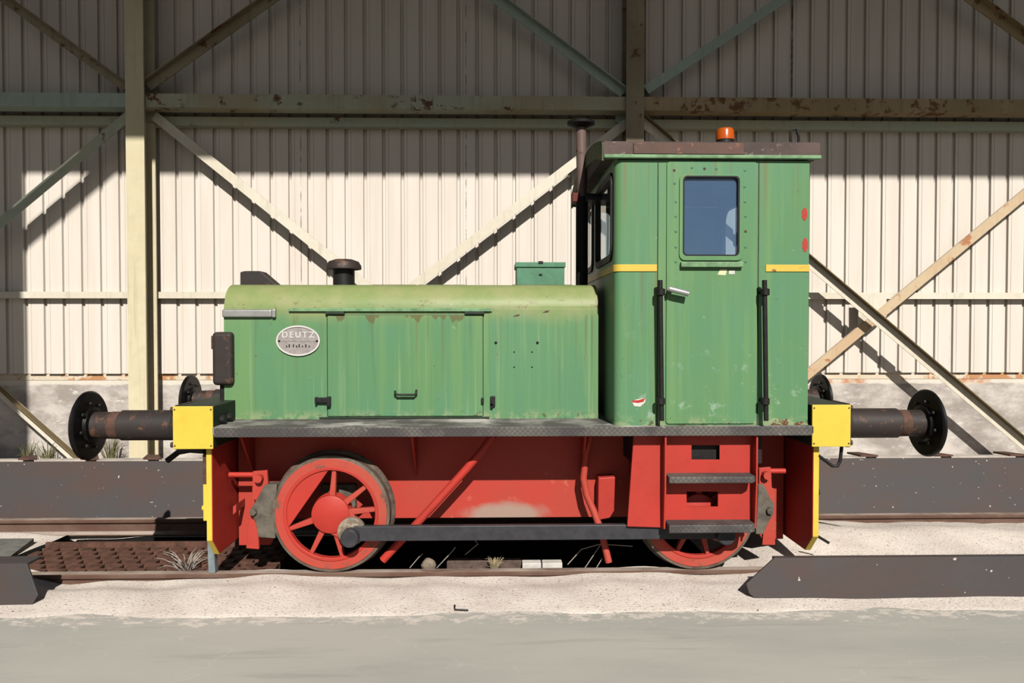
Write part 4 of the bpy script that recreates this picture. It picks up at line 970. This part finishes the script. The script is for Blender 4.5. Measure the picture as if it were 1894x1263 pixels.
# chips and marks on the cab side
for pts, m in (([(1168,741),(1180,738),(1194,736),(1193,744),(1184,752),(1173,751)], M['white_mark']), ([(1168,740),(1180,740),(1194,736),(1190,743),(1180,745),(1170,744)], M['red'])):
    MB().prism(pl(pts, YC), 'y', YC-(0.002 if m is M['white_mark'] else 0.003), YC+0.002).build('paint_chip', m, cab)
for px, py, ry in ((1488,396,12),(1489,453,13)):
    q = at(px, py, YC); MB().prism([(q.x+0.020*math.cos(2*PI*i/16)*(1+.15*math.sin(3*i)), q.z+ry/265*math.sin(2*PI*i/16)) for i in range(16)], 'y', YC-0.002, YC+0.002).build('red_paint_patch', M['red'], cab)
MB().prism(pl([(1420,777),(1432,772),(1445,776),(1458,774),(1470,782),(1480,779),(1494,781),(1494,786),(1420,786)], YC), 'y', YC-0.002, YC+0.002).build('corroded_patch', paint('flaking_rust', (0.30,0.40,0.20), (0.34,0.40,0.22), 0.50, rust=(0.16,0.06,0.03), rscale=18), cab)
# grab rails either side of the door
for px in (1222, 1415):
    yr_ = YC-0.075
    h = MB().cyl(at(px-1, 518, yr_), at(px+2, 778, yr_), 0.017, n=14).build('handrail', M['black'], L, smooth=40)
    for py in (540, 742):
        q = at(px, py, yr_); mb = MB(); mb.cyl(q+Vector((0, 0.08, 0)), q, 0.016, n=10); mb.lathe((q.x, q.y, q.z-0.025), (0, 0, 1), [(0, 0.02), (0.005, 0.031), (0.045, 0.031), (0.05, 0.02)], 14)
        mb.build('rail_bracket', M['black'], h, smooth=40)
# roof
xr_a, xr_b = X(1117, -1.05, 275), X(1517, -1.05, 275)
ze0, ze1 = Z(290, -1.05, 1318), Z(263, -1.05, 1318)
def arch(y, crown): return crown - (crown-ze1)*(abs(y)/1.05)**2.2
poly = [(-1.05, ze0), (-1.05, ze1)] + [(-1.05+2.10*i/24, arch(-1.05+2.10*i/24, 3.20)) for i in range(1, 24)] + [(1.05, ze1), (1.05, ze0)]
rf = MB().prism(poly, 'x', xr_a, xr_b).build('cab_roof', M['roof'], L, smooth=30)
MB().box(X(1172, -1.06, 275), X(1376, -1.06, 275), -1.062, -1.03, Z(285, -1.06, 1270), Z(264, -1.06, 1270)).build('side_plank', M['plank'], rf, bevel=0.004)
for s in (1, -1):
    MB().box(xr_a, xr_b+0.006, s*-1.066, s*-1.02, Z(293, -1.06, 1318), Z(286, -1.06, 1318)).build('rain_gutter', M['green_trim'], rf, bevel=0.006)
fp = [(-1.045+2.09*i/24, arch(-1.045+2.09*i/24, 3.20)-0.005) for i in range(25)] + [(1.045-2.09*i/24, arch(1.045-2.09*i/24, 3.20)-0.13) for i in range(25)]
MB().prism(fp, 'x', xr_a-0.012, xr_a+0.002).build('front_fascia', M['green_olive'], rf)
mb = MB()
fe = [(-1.06+2.12*i/24, arch(-1.06+2.12*i/24, 3.20)-0.02) for i in range(25)] + [(1.06, ZE0-0.01), (-1.06, ZE0-0.01)]
mb.prism([(max(-1.02, min(1.02, a)), b) for a, b in fe], 'x', XCL+0.005, XCL+0.02); mb.prism([(max(-1.02, min(1.02, a)), b) for a, b in fe], 'x', XCR-0.02, XCR-0.005)
mb.build('roof_end_panel', M['green_cab'], rf)
# beacon, horn and scraps on the roof
q = at(1341, 262, -0.55); zt = arch(-0.55, 3.20); xq = q.x
zb_t = Z(238, -0.55, 1341)
bc = MB().cyl((xq, -0.55, zt-0.02), (xq, -0.55, zt+0.03), 0.065, n=24).build('beacon_base', M['black'], L)
MB().lathe((xq, -0.55, zt+0.03), (0, 0, 1), [(0, 0.069), (zb_t-zt-0.05, 0.066), (zb_t-zt-0.034, 0.058), (zb_t-zt-0.03, 0.02)], 28).build('beacon_lens', M['orange'], bc, smooth=35)
q = at(1470, 250, -0.55); z0 = arch(-0.55, 3.2)
mb = MB(); mb.box(q.x-0.04, q.x+0.04, -0.57, -0.53, z0-0.01, z0+0.015); mb.tube([(q.x-0.03, -0.55, z0), (q.x-0.03, -0.55, q.z+0.03), (q.x+0.01, -0.55, q.z+0.05), (q.x+0.03, -0.55, q.z-0.01), (q.x+0.03, -0.55, z0)], 0.011, 8)
mb.build('aerial_bracket', M['black'], L)

# ================================================================== SMALL THINGS ON THE GROUND
def blades(name, c, n, h, spread, mat, label, cat='weed', r=0.004, lean=0.8, rn=None):
    rn = rn or rnd; mb = MB(); c = Vector(c)
    for i in range(n):
        a = rn.uniform(0, 2*PI); rr = rn.uniform(0, spread*0.25); hh = h*rn.uniform(0.5, 1.0); ln = spread*rn.uniform(0.3, 1.0)*lean
        b = c+Vector((rr*math.cos(a), rr*math.sin(a), -0.01)); d = Vector((math.cos(a), math.sin(a), 0))
        mb.tube([b, b+d*ln*0.25+Vector((0,0,hh*0.5)), b+d*ln*0.6+Vector((0,0,hh*0.85)), b+d*ln+Vector((0,0,hh*(0.8 if rn.random() < .4 else 1)))], r, 5, r_end=r*0.3)
    return tag(mb.build(name, mat), label, cat)
def g(px, py, z=-0.03):
    d = at(px, py, 0)-CAM; t = (z-CAM.z)/d.z; return CAM+d*t
c = at(915, 1048, -0.66); blades('dry_grass_tuft', (c.x, -0.672, -0.05), 46, 0.13, 0.075, M['straw'], 'straw-coloured grass tuft beside the near rail under the middle of the locomotive', 'grass')
c = at(340, 1058, -0.55); blades('dry_weed', (c.x, -0.50, -0.055), 26, 0.14, 0.24, M['twig'], 'pale dry weed sprawled on the rusty grating beside the yellow headstock', 'weed', r=0.005)
for px, n, hh, lab, sp in ((95, 40, 0.17, 'green-brown weed at the wall foot by the low white brace', 0.22), (60, 30, 0.13, 'low weed at the wall foot in the shadow edge at far left', 0.18), (208, 46, 0.24, 'tall weed at the wall foot between left buffer and cream column', 0.2)):
    c = at(px, 842, 3.9); blades('wall_weed', (c.x, 3.82, hsand(c.x, 3.82)), n, hh+0.2, sp, M['weed'], lab, 'weed', r=0.006)
# dry stalks under the coupling rod
stalks = [([(758,1050),(775,1030),(782,1024)], 'bent dry stalk left of the brown stone'), ([(808,1050),(838,1018),(842,1012)], 'leaning stalk right of the brown stone'),
          ([(860,1026),(884,1006),(878,998)], 'hooked twig above the timber offcut'), ([(1050,1044),(1075,1016),(1110,1006),(1170,1010)], 'long arching twig rising from the white bricks'),
          ([(1082,1050),(1125,986)], 'straight slanting twig in front of the rod, left of the sand pipe end'), ([(1102,1052),(1114,1032)], 'short twig stub beside the rear sand pipe')]
for q, (pts, lab) in enumerate(stalks):
    tag(MB().tube([at(p[0], p[1], -0.665-0.012*(q % 2)) for p in pts], 0.0035, 6).build('dry_twig', M['twig']), lab, 'twig')
def stone(c, r, mat, name, label, cat):
    bm = bmesh.new(); bmesh.ops.create_icosphere(bm, subdivisions=2, radius=1)
    rn = random.Random(int(abs(c[0])*1000))
    for v in bm.verts: v.co = Vector((v.co.x*r[0]*rn.uniform(.85,1.1), v.co.y*r[1]*rn.uniform(.85,1.1), v.co.z*r[2]*rn.uniform(.85,1.1)))
    me = bpy.data.meshes.new(name); bm.to_mesh(me); bm.free(); me.materials.append(mat)
    o = bpy.data.objects.new(name, me); COL.objects.link(o); o.location = c; return tag(o, label, cat)
c = at(793, 1040, -0.66); MBs = stone((c.x, -0.655, 0.0), (0.06, 0.04, 0.055), M['stone'], 'stone', 'brown stone beside the near rail right of the front wheel', 'stone')
c = at(860, 1050, -0.66); tag(MB().box(X(825,-0.66,1045), X(965,-0.66,1045), -0.59, -0.53, -0.09, 0.014).build('timber_offcut', M['timber'], bevel=0.006), 'reddish-brown timber offcut lying along the near rail, left of the white bricks', 'timber')
for a, b, lab in ((966, 1001, 'left one of two whitewashed bricks by the near rail'), (1003, 1040, 'right one of two whitewashed bricks by the near rail')):
    tag(MB().box(X(a,-0.66,1045), X(b,-0.66,1045), -0.67, -0.58, -0.09, 0.015).build('brick', M['brick'], bevel=0.005), lab, 'brick', 'whitewashed bricks by the near rail')
p = [g(841,1117,-0.012), g(841,1124,-0.012), g(866,1125,-0.012)]
tag(MB().tube([(v.x, v.y, hsand(v.x, v.y)+0.006) for v in p], 0.006, 6).build('bent_wire', M['black']), 'small bent black wire lying on the sand in front of the rail', 'wire')
